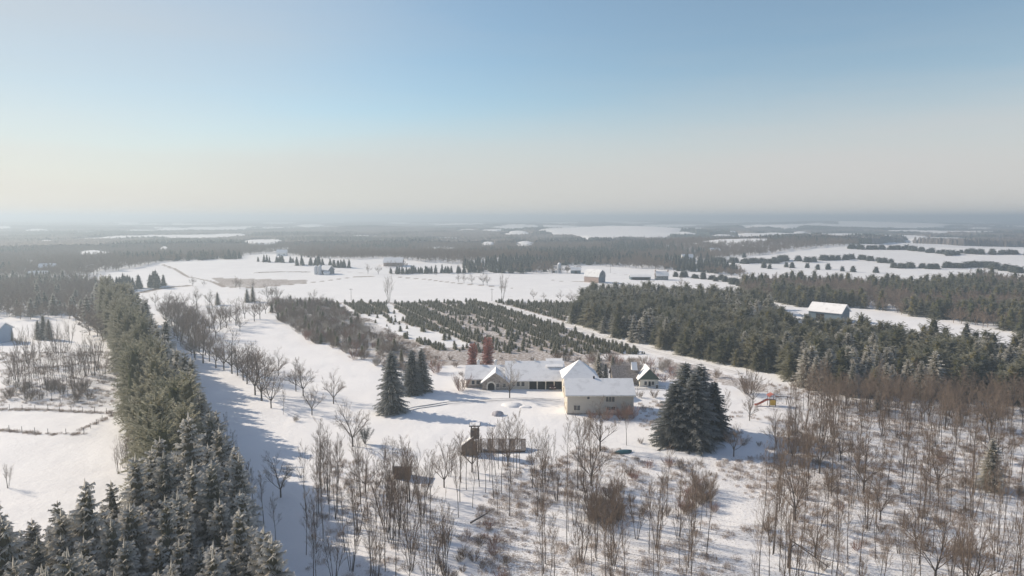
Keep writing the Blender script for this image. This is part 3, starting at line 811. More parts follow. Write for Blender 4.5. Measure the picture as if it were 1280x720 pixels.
# ================================================================== FAR WOODS
EDGE = gpoly([(-300, 352), (90, 352), (118, 343), (160, 337), (205, 328), (262, 325), (300, 324), (302, 319), (340, 317), (372, 320), (388, 323), (440, 324.5), (480, 323), (520, 327), (578, 331), (580, 341.5), (692, 342),
              (694, 333), (735, 331), (800, 336), (860, 340), (930, 347), (918, 337), (885, 331), (900, 323), (960, 318), (1000, 311.5), (1060, 307.5), (1130, 304), (1200, 307), (1290, 309), (1700, 312), (1700, 400), (1700, 760), (640, 5000), (-300, 760)])
def fx(x, y):
    d = np.hypot(x, y)
    return ~inpoly(x, y, EDGE) & (clear_val(x, y) < -.02)
a_ = np.radians(47)
SECT = [(-1050, 620), (-560, 540), (560, 540), (1050, 620), (1050, 1000), (800, 1260), (-800, 1260), (-1050, 1000)]
x_, y_ = fill(SECT, 6.6, 15, .45, fx); q = np.random.RandomState(13); c_ = []; b_ = []
for x, y in zip(x_, y_):
    v = fbm(x / 90, y / 90, 91, 2) + q.uniform(-.1, .1)
    (c_ if v > .60 else b_).append((x, y, float(np.clip(q.normal(.95, .2), .45, 1.35)), .75))
print('far woods', len(c_), len(b_))
scatter('conifer_wood', 'blue hazy conifers behind the far fields', c_, FAR_CON, 'farcon', 'trees')
scatter('bare_wood', 'grey leafless woods in the haze behind the far fields', b_, FAR_BARE, 'farbare', 'trees')

def make_canopy():
    a = np.radians(np.arange(-44, 44.01, .058)); rr = [1150.0]
    while rr[-1] < 21500: rr.append(rr[-1] * (1.0058 if rr[-1] < 5000 else 1.011))
    rr = np.array(rr); A, RR = np.meshgrid(a, rr)
    q = np.random.RandomState(77)
    RR = RR * (1 + q.uniform(-.002, .002, RR.shape)); A = A + q.uniform(-.0004, .0004, A.shape)
    X = RR * np.sin(A); Y = RR * np.cos(A); g = H(X, Y)
    cl = clear_val(X, Y)
    con = fbm(X / 170, Y / 170, 95, 3) + q.uniform(-.06, .06, X.shape)
    conm = sst(.50, .58, con)
    th = fbm(X / 60, Y / 60, 96, 3)
    hgt = 8.0 + 4 * (th - .5) + (conm * 6.5 + (1 - conm) * 3.2) * q.rand(*X.shape) ** 1.5
    cl = np.where(inpoly(X, Y, EDGE), 1.0, cl)
    m = 1 - sst(-.10, .0, cl)
    # thin gaps: little fields and lanes seen through the woods
    hgt = hgt * m - 2.5 * (1 - m)
    Z = g + hgt
    nr, na = X.shape; idx = np.arange(nr * na).reshape(nr, na)
    F = np.stack([idx[:-1, :-1], idx[1:, :-1], idx[1:, 1:], idx[:-1, 1:]], -1).reshape(-1, 4)
    mm = m.ravel() > .01; F = F[mm[F].any(1)]
    tone = q.rand(*X.shape)
    me = raw_mesh('far_canopy', np.stack([X, Y, Z], -1).reshape(-1, 3), F, [canopy_mat()], {'con': conm.ravel(), 'tone': tone.ravel()})
    o = link('distant_woods', me); tag(o, 'distant woods fading into blue haze before the horizon', 'woods', None, 'stuff')
def canopy_mat():
    m, nt, b = nodemat('distant_woods'); b.inputs['Roughness'].default_value = .9
    c = N(nt, 'ShaderNodeAttribute', attribute_name='con').outputs['Fac']; t = N(nt, 'ShaderNodeAttribute', attribute_name='tone').outputs['Fac']
    d = mixc(nt, t, (0.085, 0.070, 0.062), (0.21, 0.18, 0.165)); e = mixc(nt, t, (0.022, 0.034, 0.030), (0.075, 0.088, 0.08))
    nt.links.new(mixc(nt, c, d, e), b.inputs['Base Color']); return m
make_canopy()

# ================================================================== HEDGEROW TREES ON THE FAR RIGHT HILLS
ROWS = [[(1023, 325), (1077, 324)], [(1089, 326), (1111, 329)], [(1117, 335), (1136, 334)], [(1140, 334), (1167, 336)], [(1184, 335), (1230, 333), (1255, 338), (1290, 343)],
        [(1060, 311), (1130, 312), (1175, 317)], [(1180, 319), (1196, 318)], [(1200, 317), (1270, 318), (1290, 319)], [(998, 327), (1016, 327)], [(895, 327), (925, 329), (960, 329), (985, 325)]]
cnt = 0
for ri, row in enumerate(ROWS):
    g = gpoly(row)
    for (x1, y1), (x2, y2) in zip(g[:-1], g[1:]):
        L = math.hypot(x2 - x1, y2 - y1); n = max(3, int(L / 3.0))
        for i in range(n):
            t = (i + rnd.uniform(.1, .9)) / n; x = x1 + (x2 - x1) * t + rnd.uniform(-3, 3); y = y1 + (y2 - y1) * t + rnd.uniform(-7, 7)
            me = CEDAR[rnd.randrange(3)]
            plant_tree('hedgerow_tree', me, x, y, rnd.uniform(1.0, 1.45), 'small dark tree in a hedgerow crossing the far snowy hills', 'tree', 'hedgerow trees on the far right hills', parts=False, sz=.66); cnt += 1
print('hedgerow', cnt)
for (a, b) in [(983, 334), (990, 335), (1009, 335), (1022, 337), (1035, 337), (1053, 339), (1095, 341), (1180, 335), (955, 335), (962, 336), (1066, 340), (890, 334), (930, 322), (910, 320)]:
    x, y, z = G(a, b); plant_tree('field_bush', CEDAR[rnd.randrange(3)], x, y, rnd.uniform(.7, .95), 'lone round dark bush dotted on the far snowy slope', 'bush', 'lone bushes on the far slope', parts=False)

# conifer rows by the far farms
def row_trees(pts, n, srcs, s0, s1, name, label, group, jit=3.0):
    g = gpoly(pts)
    for i in range(n):
        t = (i + rnd.uniform(.1, .9)) / n * (len(g) - 1); k = min(int(t), len(g) - 2); f = t - k
        x = g[k][0] + (g[k + 1][0] - g[k][0]) * f + rnd.uniform(-jit, jit); y = g[k][1] + (g[k + 1][1] - g[k][1]) * f + rnd.uniform(-jit, jit)
        plant_tree(name, srcs[rnd.randrange(len(srcs))], x, y, rnd.uniform(s0, s1), label, 'tree', group, parts=False, sz=rnd.uniform(.7, .95))
row_trees([(322, 327), (348, 328), (372, 328)], 14, FAR_CON, .55, .85, 'conifer_tree', 'dark conifer in the row behind the upper left field', 'conifers behind the upper left field')
row_trees([(378, 331), (396, 331), (412, 332)], 14, FAR_CON, .6, 1.0, 'conifer_tree', 'dark conifer sheltering the small white farm', 'conifers around the small white farm', 5)
row_trees([(418, 334), (433, 334)], 9, FAR_CON, .7, .95, 'conifer_tree', 'dark conifer in the square clump right of the white farm', 'conifer clump right of the white farm', 4)
row_trees([(490, 342), (530, 341.5), (580, 341)], 46, FAR_CON, .5, .75, 'conifer_tree', 'dark conifer in the low row behind the big snowfield', 'conifer row behind the big snowfield', 5)
row_trees([(480, 334), (505, 333)], 7, FAR_BARE, .45, .7, 'bare_tree', 'bare tree around the far white roofed farmhouse', 'trees around the far farmhouse', 6)
row_trees([(700, 341), (728, 341)], 9, FAR_BARE, .55, .8, 'bare_tree', 'bare tree around the shed left of the gambrel barn', 'trees left of the gambrel barn', 6)
row_trees([(128, 364), (165, 362), (207, 358)], 34, FAR_CON, .85, 1.2, 'conifer_tree', 'blue dark conifer in the clump at the left field edge', 'conifer clump at the left field edge', 6)
row_trees([(850, 346), (900, 351), (930, 357)], 30, CEDAR, .6, 1.0, 'conifer_tree', 'small dark conifer in the line right of the far houses', 'conifers right of the far houses', 5)

# ================================================================== CHRISTMAS TREE PLANTATION
PL = gpoly([(398, 379), (470, 379), (560, 378), (600, 377), (690, 379), (722, 381), (703, 404), (760, 420), (830, 443), (760, 442), (700, 444), (600, 441), (545, 438), (470, 408)])
RD = np.array([0.40, -0.9165]); RN = np.array([0.9165, 0.40])
A0 = np.array(G(600, 376)[:2])
q = np.random.RandomState(20); pts = []
SPARSE = [gpoly(p) for p in ([(535, 388), (552, 386), (610, 403), (655, 423), (705, 444), (655, 436), (600, 424), (560, 402)], [(395, 378), (421, 378), (425, 388), (440, 400), (415, 390)], [(590, 425), (690, 441), (690, 447), (592, 436)])]
for u in np.arange(-150, 75, 2.1):
    v = np.arange(-60, 330, 1.25) + q.uniform(-.3, .3)
    P = A0 + u * RN + v[:, None] * RD + q.normal(0, .16, (len(v), 2))
    d_ = np.full(len(P), .93) * (0.55 + .45 * sst(.3, .5, fbm(P[:, 0] / 9, P[:, 1] / 9, 45, 2)))
    for w_ in SPARSE: d_[inpoly(P[:, 0], P[:, 1], w_)] = .30
    for w_ in WHITE: d_[inpoly(P[:, 0], P[:, 1], w_)] = .035
    if int(round((u + 150) / 2.1)) % 6 == 0: continue
    pts.append(P[q.rand(len(P)) < d_])
pts = np.concatenate(pts); m = inpoly(pts[:, 0], pts[:, 1], PL) & (linedist(pts[:, 0], pts[:, 1], LANE) > 4.5)
pts = pts[m]; pts = pts[np.argsort(np.hypot(pts[:, 0], pts[:, 1]))]
print('plantation', len(pts))
rest = []
for i, (x, y) in enumerate(pts):
    s = float(np.clip(q.normal(.78, .24), .3, 1.35))
    if i < 300: plant_tree('young_conifer', XMAS[q.randint(4)], x, y, s, 'young conifer in the near end of the plantation rows', 'tree', 'young conifers in the plantation rows', parts=False)
    else: rest.append((x, y, s))
scatter('young_plantation', 'rows of young conifers climbing the snowy slope', rest, XMAS, 'xmas', 'young trees')

# ================================================================== BRUSH BANK
BK = gpoly([(334, 382), (345, 377), (412, 379), (430, 390), (448, 404), (462, 417), (488, 426), (512, 442), (506, 468), (478, 460), (435, 447), (410, 433), (380, 425), (366, 410), (342, 398)])
x_, y_ = fill(BK, 3.5, 21, .5, lambda a, b: fbm(a / 9, b / 9, 17, 2) > .38); q = np.random.RandomState(21); n = 0; rest = []
for i, (x, y) in enumerate(zip(x_, y_)):
    k = q.rand(); src = SHRUB if k < .42 else (SHRUBFROST if k < .88 else SHRUBRED)
    pend(src[q.randint(len(src))], x, y, q.uniform(.7, 1.6), 'leafless shrub in the brown brushy bank above the snow lane', 'shrub', 'shrubs of the brushy bank', False)
x_, y_ = fill(BK, 6.5, 23, .5)
for i, (x, y) in enumerate(zip(x_, y_)):
    plant_tree('small_conifer' if i % 3 == 0 else 'small_bare_tree', PINE_MID[i % 4] if i % 3 == 0 else MAPLE[i % 5][1], x, y, rnd.uniform(.28, .42) if i % 3 == 0 else rnd.uniform(.4, .65), 'small conifer poking out of the brushy bank' if i % 3 == 0 else 'small bare tree growing in the brushy bank', 'tree', 'conifers in the brushy bank' if i % 3 == 0 else 'bare trees in the brushy bank', parts=False)

# ================================================================== SINGLE TREES
def at(px, py, hpx, kind, label, group=None, name=None, sz=None, var=None):
    """a tree by the photo: base pixel and height in photo pixels -> real size"""
    x, y, z = G(px, py); d = math.hypot(y, CAMZ) ; hm = hpx / FPX * y * 1.05
    src, nat, nm = KIND[kind]; v = rnd.randrange(len(src)) if var is None else var % len(src)
    return plant_tree(name or nm, src[v], x, y, hm / nat, label, 'shrub' if nm == 'shrub' else 'tree', group, parts=True, sz=sz)
KIND = {'maple': (MAPLE, 9.0, 'maple_tree'), 'tall': (TALL, 10.0, 'bare_sapling'), 'multi': (MULTI, 9.0, 'multi_stemmed_tree'),
        'spruce': ([(SPRTR, m) for m in SPR], 12.2, 'spruce_tree'), 'big': ([(trunk_mesh(16, .3), m) for m in BIGSPR], 16.2, 'spruce_tree'),
        'shrub': (SHRUB, 2.4, 'shrub'), 'redshrub': (SHRUBRED, 2.4, 'shrub'),
        'column': ([(MB().bar((0, 0, -.3), (0, 0, 5.5), .09, 6, .02).mesh('column_trunk', M['bark']), conifer(400 + s, 6.0, 1.15, 22, 9, 6, droop=-.1, up=.8, power=.35, tw=.09, bare=.06, core=.35, irregular=.4, mat='rust')) for s in range(2)], 6.2, 'red_columnar_tree'),
        'frosty': ([bare_meshes(410 + s, 'spread', 9.0, 'twigfrost') for s in range(2)], 9.0, 'bare_tree')}
at(490, 516, 62, 'big', 'tall lone snowy spruce on the lawn left of the house', var=0, sz=1.27)
at(515, 493, 45, 'big', 'left of the two dark spruces behind the tall lawn spruce', var=1, sz=1.25)
at(527, 489, 43, 'big', 'right of the two dark spruces behind the tall lawn spruce', var=2, sz=1.25)
at(843, 556, 88, 'big', 'left spruce of the massive dark group right of the garage', var=2, sz=.92)
at(866, 558, 100, 'big', 'front right spruce of the massive dark group by the garage', var=0, sz=.94)
at(855, 543, 98, 'big', 'back left spruce of the massive dark group', var=1, sz=.93)
at(874, 538, 84, 'big', 'back right spruce of the massive dark group', var=2)
at(891, 546, 70, 'big', 'rightmost spruce with ragged boughs in the massive dark group', var=1)
at(748, 474, 34, 'spruce', 'dark pointed spruce behind the garage roof', var=1)
at(757, 474, 20, 'spruce', 'smaller dark spruce right of the pointed one behind the garage', var=2)
at(766, 461, 17, 'spruce', 'small frosted spruce in the brush behind the garage', var=3)
at(1238, 612, 66, 'spruce', 'frosted lone spruce rising out of the bare woods at right', var=4)
at(1097, 512, 24, 'spruce', 'small dark spruce at the upper rim of the bare woods', var=5)
at(272, 381, 16, 'spruce', 'dark spruce at the left of the three beyond the snow lane', var=0); at(309, 378, 17, 'spruce', 'left spruce of the pair beyond the snow lane', var=1); at(316, 377, 19, 'spruce', 'right spruce of the pair beyond the snow lane', var=2)
at(591, 462, 31, 'column', 'reddish columnar tree left behind the house wing'); at(610, 461, 37, 'column', 'taller reddish columnar tree behind the house wing')
at(637, 498, 44, 'frosty', 'pale frosted round tree standing before the house', var=0)
at(486, 378, 31, 'multi', 'tall bare double stemmed tree at the snowfield edge')
at(628, 376, 31, 'multi', 'tall bare tree at the right of the snowfield edge')
at(392, 376, 15, 'frosty', 'small bare tree at the left of the snowfield edge', var=1)
for i, (a, b, c) in enumerate([(573, 353, 10), (580, 354, 12), (590, 355, 12), (604, 356, 15), (609, 357, 14), (545, 345, 6), (460, 342, 12), (473, 343, 12)]):
    at(a, b, c, 'maple', 'small bare tree in the fields beyond the plantation', 'small bare field trees')
for (a, b, c) in [(667, 374, 12), (680, 375, 9), (700, 376, 12), (713, 378, 14), (716, 379, 11), (830, 368, 14), (852, 362, 16)]:
    at(a, b, c, 'maple', 'bare tree along the plantation top beside the pine wood', 'bare trees by the top of the pine wood')
at(441, 558, 58, 'maple', 'large wide spreading bare tree alone on the lower lawn', var=0)
at(457, 615, 54, 'maple', 'round bare tree standing left of the small brown shed', var=1)
at(351, 622, 56, 'maple', 'bare round crowned tree in the blue shade by the belt', var=2)
at(750, 564, 62, 'maple', 'bare reddish tree before the garage wall', var=3)
at(783, 557, 52, 'tall', 'slender bare tree before the right end of the garage', var=0)
at(727, 570, 52, 'multi', 'leaning multi stemmed tree before the left end of the garage', var=1)
at(937, 526, 34, 'maple', 'small bare tree on open snow left of the playset', var=4)
at(917, 571, 44, 'maple', 'bare tree in the shadow right of the massive spruces', var=0)
at(906, 533, 44, 'tall', 'bare tree touching the ragged spruce boughs', var=3)
at(941, 506, 36, 'maple', 'dark bare tree at the top of the playset lawn', var=1)
at(869, 616, 38, 'maple', 'low twisted bare tree on open snow below the spruces', var=2)
at(590, 590, 52, 'maple', 'bare tree in front of the play tower', var=3)
at(635, 583, 56, 'maple', 'bare tree in front of the long low shed', var=4)
at(607, 616, 62, 'tall', 'straight tall tree right below the play tower', var=1)
at(622, 643, 50, 'tall', 'slim pole like tree alone below the low shed', var=2)
at(1172, 612, 66, 'maple', 'bare tree with a low curved limb in the right woods', var=2)
at(1129, 655, 60, 'tall', 'tree with a thick stem amid the right woods', var=5)
at(348, 470, 32, 'maple', 'bare tree set back between the maple row and lane', var=1)
at(331, 463, 26, 'maple', 'bare tree far back in the maple rows', var=2)
at(370, 489, 38, 'maple', 'left of the twin round maples on the lawn', var=3)
at(379, 495, 44, 'maple', 'right and larger of the twin round maples on the lawn', var=4)
at(390, 519, 38, 'maple', 'small maple below the twin round maples', var=0)
at(417, 505, 40, 'maple', 'thin pale maple right of the twin round maples', var=1)
at(354, 518, 30, 'tall', 'thin sapling at the lower end of the maple row', var=6)
for i, (a, b, c) in enumerate([(254, 454, 52), (270, 460, 40), (280, 463, 44), (290, 467, 52), (297, 470, 40), (304, 475, 44), (309, 480, 48), (319, 494, 56), (327, 501, 62), (339, 510, 48), (262, 452, 40), (315, 470, 40), (322, 478, 42)]):
    at(a, b, c, 'maple', 'maple in the dark row edging the blue shade', 'maples of the row edging the shade')
for i, (a, b, c) in enumerate([(283, 410, 30), (295, 407, 32), (287, 402, 26), (318, 402, 30), (325, 399, 26), (276, 412, 32), (306, 398, 24), (300, 414, 22), (332, 392, 22), (268, 404, 30), (262, 416, 34), (270, 424, 38)]):
    at(a, b, c, 'maple', 'maple in the cluster at the top of the snow lane', 'maples at the top of the snow lane')
for i, (a, b, c) in enumerate([(194, 382, 16), (211, 381, 16), (246, 382, 22), (241, 358, 12), (255, 358, 8), (262, 381, 18), (180, 381, 12), (231, 383, 16), (295, 360, 14), (300, 361, 12), (316, 362, 12), (340, 375, 18), (347, 377, 20), (335, 376, 20)]):
    at(a, b, c, 'maple', 'small bare tree dotting the snow past the belt end', 'small bare trees past the belt end')
# dense maple row in the belt's shade
SH = gpoly([(200, 392), (236, 390), (262, 430), (268, 452), (240, 452), (215, 418)])
x_, y_ = fill(SH, 5.2, 31, .45)
for x, y in zip(x_, y_): plant_tree('maple_tree', MAPLE[rnd.randrange(5)], x, y, rnd.uniform(.85, 1.15), 'leafless tree crowded in the brown rows beside the belt', 'tree', 'crowded bare trees beside the belt')
# grove on the left field
GV = gpoly([(12, 472), (40, 455), (85, 450), (112, 462), (112, 502), (60, 505), (8, 500)])
x_, y_ = fill(GV, 3.6, 32, .5)
for x, y in zip(x_, y_): pend(TALL[rnd.randrange(7)], x, y, rnd.uniform(.45, .8), 'thin bare tree in the small grove on the left field', 'tree', 'bare trees of the left grove')
x_, y_ = fill(gpoly([(4, 480), (112, 484), (112, 503), (4, 502)]), 4.2, 33, .5)
for x, y in zip(x_, y_): pend(SHRUB[rnd.randrange(4)], x, y, rnd.uniform(.7, 1.3), 'leafless shrub under the left grove', 'shrub', 'shrubs under the left grove', False)
for a, b, c in [(100, 465, 30), (108, 470, 42), (117, 470, 50), (122, 462, 40), (75, 445, 35), (68, 440, 34), (35, 455, 45), (22, 478, 50), (130, 480, 34), (88, 430, 30)]:
    at(a, b, c, 'multi', 'larger bare tree around the left grove', 'larger bare trees around the left grove')
for a, b, c in [(55, 424, 30), (48, 424, 24), (62, 425, 26), (14, 426, 16)]:
    at(a, b, c, 'spruce', 'dark spruce standing before the left back woods', 'spruces before the left back woods')
for a, b, c in [(155, 585, 40), (162, 588, 46), (148, 592, 34), (10, 610, 30)]:
    at(a, b, c, 'multi', 'pale thin saplings where the white field meets spruces', 'thin saplings at the white field corner')
at(23, 430, 9, 'shrub', 'dark round bush by the light blue house')
# bare trees between belt and lawn, lower part
for a, b, c in [(302, 600, 34), (318, 640, 60), (330, 655, 66), (296, 580, 40), (312, 622, 44), (285, 552, 34), (345, 680, 60)]:
    at(a, b, c, 'tall', 'thin bare sapling along the shaded foot of the belt', 'saplings along the shaded foot of the belt')

for a, b, c in [(598, 600, 62), (612, 602, 58), (576, 603, 60), (650, 592, 58), (583, 612, 64)]:
    at(a, b, c, 'tall', 'slim bare tree standing just before the play tower and low shed', 'slim trees before the play tower')
for a, b, c in [(494, 613, 66), (505, 617, 70), (485, 611, 60), (512, 620, 62)]:
    at(a, b, c, 'tall', 'slim bare tree standing just before the small brown shed', 'slim trees before the small shed')
def group_fill(poly_px, spacing, seed, kinds, s0, s1, name, label, group, parts=True, avoid=(), cat='tree', keep=None):
    x_, y_ = fill(gpoly(poly_px), spacing, seed, .5)
    q = np.random.RandomState(seed); n = 0
    for x, y in zip(x_, y_):
        if abs(x) > .80 * y + 6: continue
        if keep is not None and q.rand() > keep(x, y): continue
        src = kinds[q.randint(len(kinds))]; m = src[q.randint(len(src))]
        pend(m, x, y, q.uniform(s0, s1), label, cat, group, parts); n += 1
    return n
t1 = group_fill([(380, 640), (440, 612), (480, 650), (530, 640), (560, 700), (560, 770), (380, 770)], 3.7, 41, [TALL, TALL, TALL, TALL, TALL, MULTI], .7, 1.1, 'bare_tree', 'bare sapling in the shaded thicket between belt and shed', 'saplings of the shaded lower thicket', keep=lambda x, y: .8)
t2 = group_fill([(395, 610), (425, 600), (425, 650), (395, 650)], 3.0, 42, [TALL], .85, 1.15, 'bare_tree', 'tall bare tree in the tight clump beside the shade', 'trees of the tight clump beside the shade')
t3 = group_fill([(478, 640), (520, 625), (522, 690), (478, 695)], 2.9, 43, [TALL, TALL, TALL, MULTI], .85, 1.15, 'bare_tree', 'tall bare tree in the dense clump below the small shed', 'trees of the dense clump below the small shed')
t4 = group_fill([(520, 620), (560, 592), (640, 580), (720, 578), (770, 590), (760, 650), (600, 668), (530, 660)], 4.6, 44, [TALL, TALL, TALL, TALL, MULTI, MAPLE], .75, 1.1, 'bare_tree', 'bare tree in the open grove below the play tower', 'trees of the grove below the play tower', keep=lambda x, y: .75)
t5 = group_fill([(690, 655), (890, 640), (900, 700), (880, 780), (660, 780)], 3.3, 45, [TALL, TALL, TALL, TALL, TALL, TALL, TALL, MULTI], .6, 1.0, 'bare_tree', 'thin bare sapling in the stand at the bottom centre', 'saplings of the bottom centre stand', keep=lambda x, y: .85)
t6 = group_fill([(965, 560), (1000, 505), (1100, 520), (1290, 540), (1400, 545), (1500, 790), (940, 790), (950, 640)], 3.35, 46, [TALL, TALL, TALL, TALL, TALL, TALL, TALL, TALL, MULTI, MAPLE], .65, 1.08, 'bare_tree', 'slender bare tree in the open woods at lower right', 'slender trees of the lower right woods', keep=lambda x, y: .62 + .4 * float(fbm(np.array([x / 14.0]), np.array([y / 14.0]), 64, 2)[0] - .35))
t7 = group_fill([(1000, 500), (1060, 497), (1160, 501), (1290, 507), (1400, 510), (1400, 548), (1290, 542), (1100, 524), (1010, 512)], 2.9, 47, [TALL, MAPLE, MULTI], .6, .9, 'bare_tree', 'brown bare tree in the dense strip against the pines', 'bare trees of the dense strip against the pines', keep=lambda x, y: .95)
t8 = group_fill([(965, 560), (1000, 530), (1060, 540), (1070, 585), (1000, 600), (965, 590)], 5.0, 48, [MAPLE, TALL, MULTI], .6, .85, 'bare_tree', 'bushy brown bare tree at the left rim of the right woods', 'bushy bare trees at the rim of the right woods', keep=lambda x, y: .9)
print('bare groups', t1, t2, t3, t4, t5, t6, t7, t8)
# understory shrubs
u1 = group_fill([(760, 570), (880, 575), (900, 620), (860, 650), (760, 650)], 5.2, 51, [SHRUB, SHRUB, SHRUB, SHRUBRED], .35, .8, 'shrub', 'low brown shrub on the rough snowy slope below the garage', 'shrubs on the rough slope below the garage', parts=False, cat='shrub', keep=lambda x, y: .7)
u2 = group_fill([(845, 615), (890, 612), (895, 640), (850, 645)], 2.0, 52, [SHRUB, SHRUB, SHRUBRED], .6, 1.0, 'shrub', 'dense reddish brown shrub in the patch below the spruces', 'shrubs of the reddish patch below the spruces', parts=False, cat='shrub')
u3 = group_fill([(735, 622), (775, 618), (780, 660), (738, 662)], 2.3, 53, [SHRUB], .9, 1.3, 'shrub', 'tall brown thicket shrub at bottom centre', 'tall shrubs of the bottom centre thicket', parts=False, cat='shrub')
u4 = group_fill([(545, 680), (610, 650), (640, 690), (620, 770), (540, 740)], 2.6, 54, [SHRUB, SHRUB, SHRUBRED], .35, .75, 'shrub', 'low shrub around the fallen log at the bottom', 'low shrubs around the fallen log', parts=False, cat='shrub')
u5 = group_fill([(960, 540), (1290, 540), (1420, 790), (940, 790)], 6.5, 55, [SHRUB, SHRUB, SHRUB, SHRUB, SHRUB, SHRUBRED], .4, .9, 'shrub', 'low shrub under the lower right woods', 'understory shrubs of the lower right woods', parts=False, cat='shrub', keep=lambda x, y: .6)
u6 = group_fill([(735, 522), (795, 521), (795, 524), (735, 525)], 2.0, 56, [SHRUBRED], .9, 1.4, 'shrub', 'reddish shrub against the garage wall', 'reddish shrubs against the garage wall', parts=False, cat='shrub')
u7 = group_fill([(690, 446), (800, 452), (900, 470), (890, 482), (830, 478), (780, 474), (700, 455)], 4.2, 57, [SHRUB, SHRUBRED, SHRUBFROST], .8, 1.5, 'shrub', 'brown shrub in the brush behind the garage and cottage', 'shrubs in the brush behind the cottage', parts=False, cat='shrub', keep=lambda x, y: .75)
u8 = group_fill([(530, 447), (690, 446), (690, 455), (530, 462)], 6.0, 58, [SHRUB, SHRUBRED], .5, 1.1, 'shrub', 'low shrub on the brown ground behind the house', 'shrubs on the brown ground behind the house', parts=False, cat='shrub', keep=lambda x, y: .5)
u9 = group_fill([(800, 548), (900, 556), (960, 548), (960, 560), (880, 566), (800, 562)], 4.0, 59, [SHRUB, SHRUBRED], .35, .6, 'shrub', 'small shrub at the foot of the massive spruces', 'small shrubs at the foot of the massive spruces', parts=False, cat='shrub', keep=lambda x, y: .55)
u10 = group_fill([(505, 462), (585, 470), (640, 460), (640, 464), (585, 475), (505, 470)], 5.0, 60, [SHRUB, SHRUBRED], .5, .9, 'shrub', 'shrub behind the left wing of the house', 'shrubs behind the left wing', parts=False, cat='shrub', keep=lambda x, y: .6)
print('shrubs', u1, u2, u3, u4, u5, u6, u7, u8, u9)
at(545, 466, 18, 'redshrub', 'rounded reddish bush left of the columnar trees', var=0)
at(800, 497, 9, 'shrub', 'dark rounded hedge bush right of the garage', var=1); at(818, 497, 10, 'shrub', 'brown rounded hedge bush nearest the massive spruces', var=2)
at(370, 527, 8, 'shrub', 'dark brush heap on the shade edge', var=3)
at(434, 608, 9, 'shrub', 'low brown brush heap left of the round bare tree', var=0); at(472, 608, 10, 'shrub', 'low brown brush heap between round bare tree and small shed', var=2)
at(576, 488, 20, 'redshrub', 'frosted bush at the left end of the house', var=1)
at(935, 492, 28, 'shrub', 'big brown round bush at the end of the lane', var=0)
L0 = {'maple_tree': MAPLE, 'bare_sapling': TALL, 'multi_stemmed_tree': MULTI, 'shrub': SHRUB}
flush_pending()
def cedar():
    x, y, z = G(456, 555); o = thing('cedar_shrub', 'dark many stemmed evergreen shrub beside the spreading lawn tree', 'shrub', (x, y, z))
    st = MB(); T = []
    q = np.random.RandomState(4)
    for k in range(11):
        a = k * 2.4; t = q.uniform(.1, .6); L = q.uniform(2.6, 4.2); d = np.array([math.cos(a) * math.sin(t), math.sin(a) * math.sin(t), math.cos(t)])
        st.bar((0, 0, -.1), d * L * .9, .05, 4, .02)
        for j in range(150):
            s = q.uniform(.35, 1.0); p = d * L * s + q.normal(0, .20 * (1.2 - .5 * s), 3); e = q.normal(0, 1, 3); e[2] = abs(e[2]); e /= np.linalg.norm(e); f = np.cross(e, d)
            T.append([p, p + f * .10, p + e * .32])
    st.build('stem', M['bark'], o); link('crown', tri_mesh('cedar_crown', T, np.full(len(T) * 3, .25), [M['spruce_dark']]), o)
cedar()

# dry weeds on the rough ground (nobody could count them)
wp = []
for pl, v in WEEDS:
    if v < .2: continue
    x_, y_ = fill(pl, 2.1, int(v * 1000), .5)
    k = (fbm(x_ / 9, y_ / 9, 52, 3) > .47) & (np.abs(x_) < .8 * y_ + 5)
    wp += [(a, b, rnd.uniform(.4, 1.1)) for a, b in zip(x_[k], y_[k])]
for pl, wd, v in LINES[10:13] + LINES[1:2] + LINES[4:5]:
    for (x1, y1), (x2, y2) in zip(pl[:-1], pl[1:]):
        n = int(math.hypot(x2 - x1, y2 - y1) / .8)
        wp += [(x1 + (x2 - x1) * i / n + rnd.uniform(-.4, .4), y1 + (y2 - y1) * i / n + rnd.uniform(-.4, .4), rnd.uniform(.4, 1.0)) for i in range(n)]
print('weeds', len(wp))
scatter('dry_weeds', 'dry brown weeds poking through the snow', wp, WEED, 'weed')

# ================================================================== BUILDINGS
def window(parent, x, z, w, h, side='front', y=0.0, mat='trim', panes=1):
    """window on a wall: frame proud of the wall, pane as sub-part. side front: plane y; left/right: plane x=y"""
    t = .08; fr = MB(); pn = MB()
    def B(m, a0, a1, b0, b1, o0, o1):
        if side == 'front': m.box(a0, a1, y - o1, y - o0, b0, b1)
        elif side == 'left': m.box(y - o1, y - o0, a0, a1, b0, b1)
        else: m.box(y + o0, y + o1, a0, a1, b0, b1)
    B(fr, x - w / 2 - t, x + w / 2 + t, z + h, z + h + t, .0, .08); B(fr, x - w / 2 - t, x + w / 2 + t, z - t, z, .0, .10)
    B(fr, x - w / 2 - t, x - w / 2, z, z + h, .0, .08); B(fr, x + w / 2, x + w / 2 + t, z, z + h, .0, .08)
    for i in range(1, panes): B(fr, x - w / 2 + w * i / panes - .04, x - w / 2 + w * i / panes + .04, z, z + h, .0, .07)
    B(pn, x - w / 2, x + w / 2, z, z + h, .0, .03)
    f = fr.build('window', M[mat], parent); pn.build('pane', M['glass'], f); return f

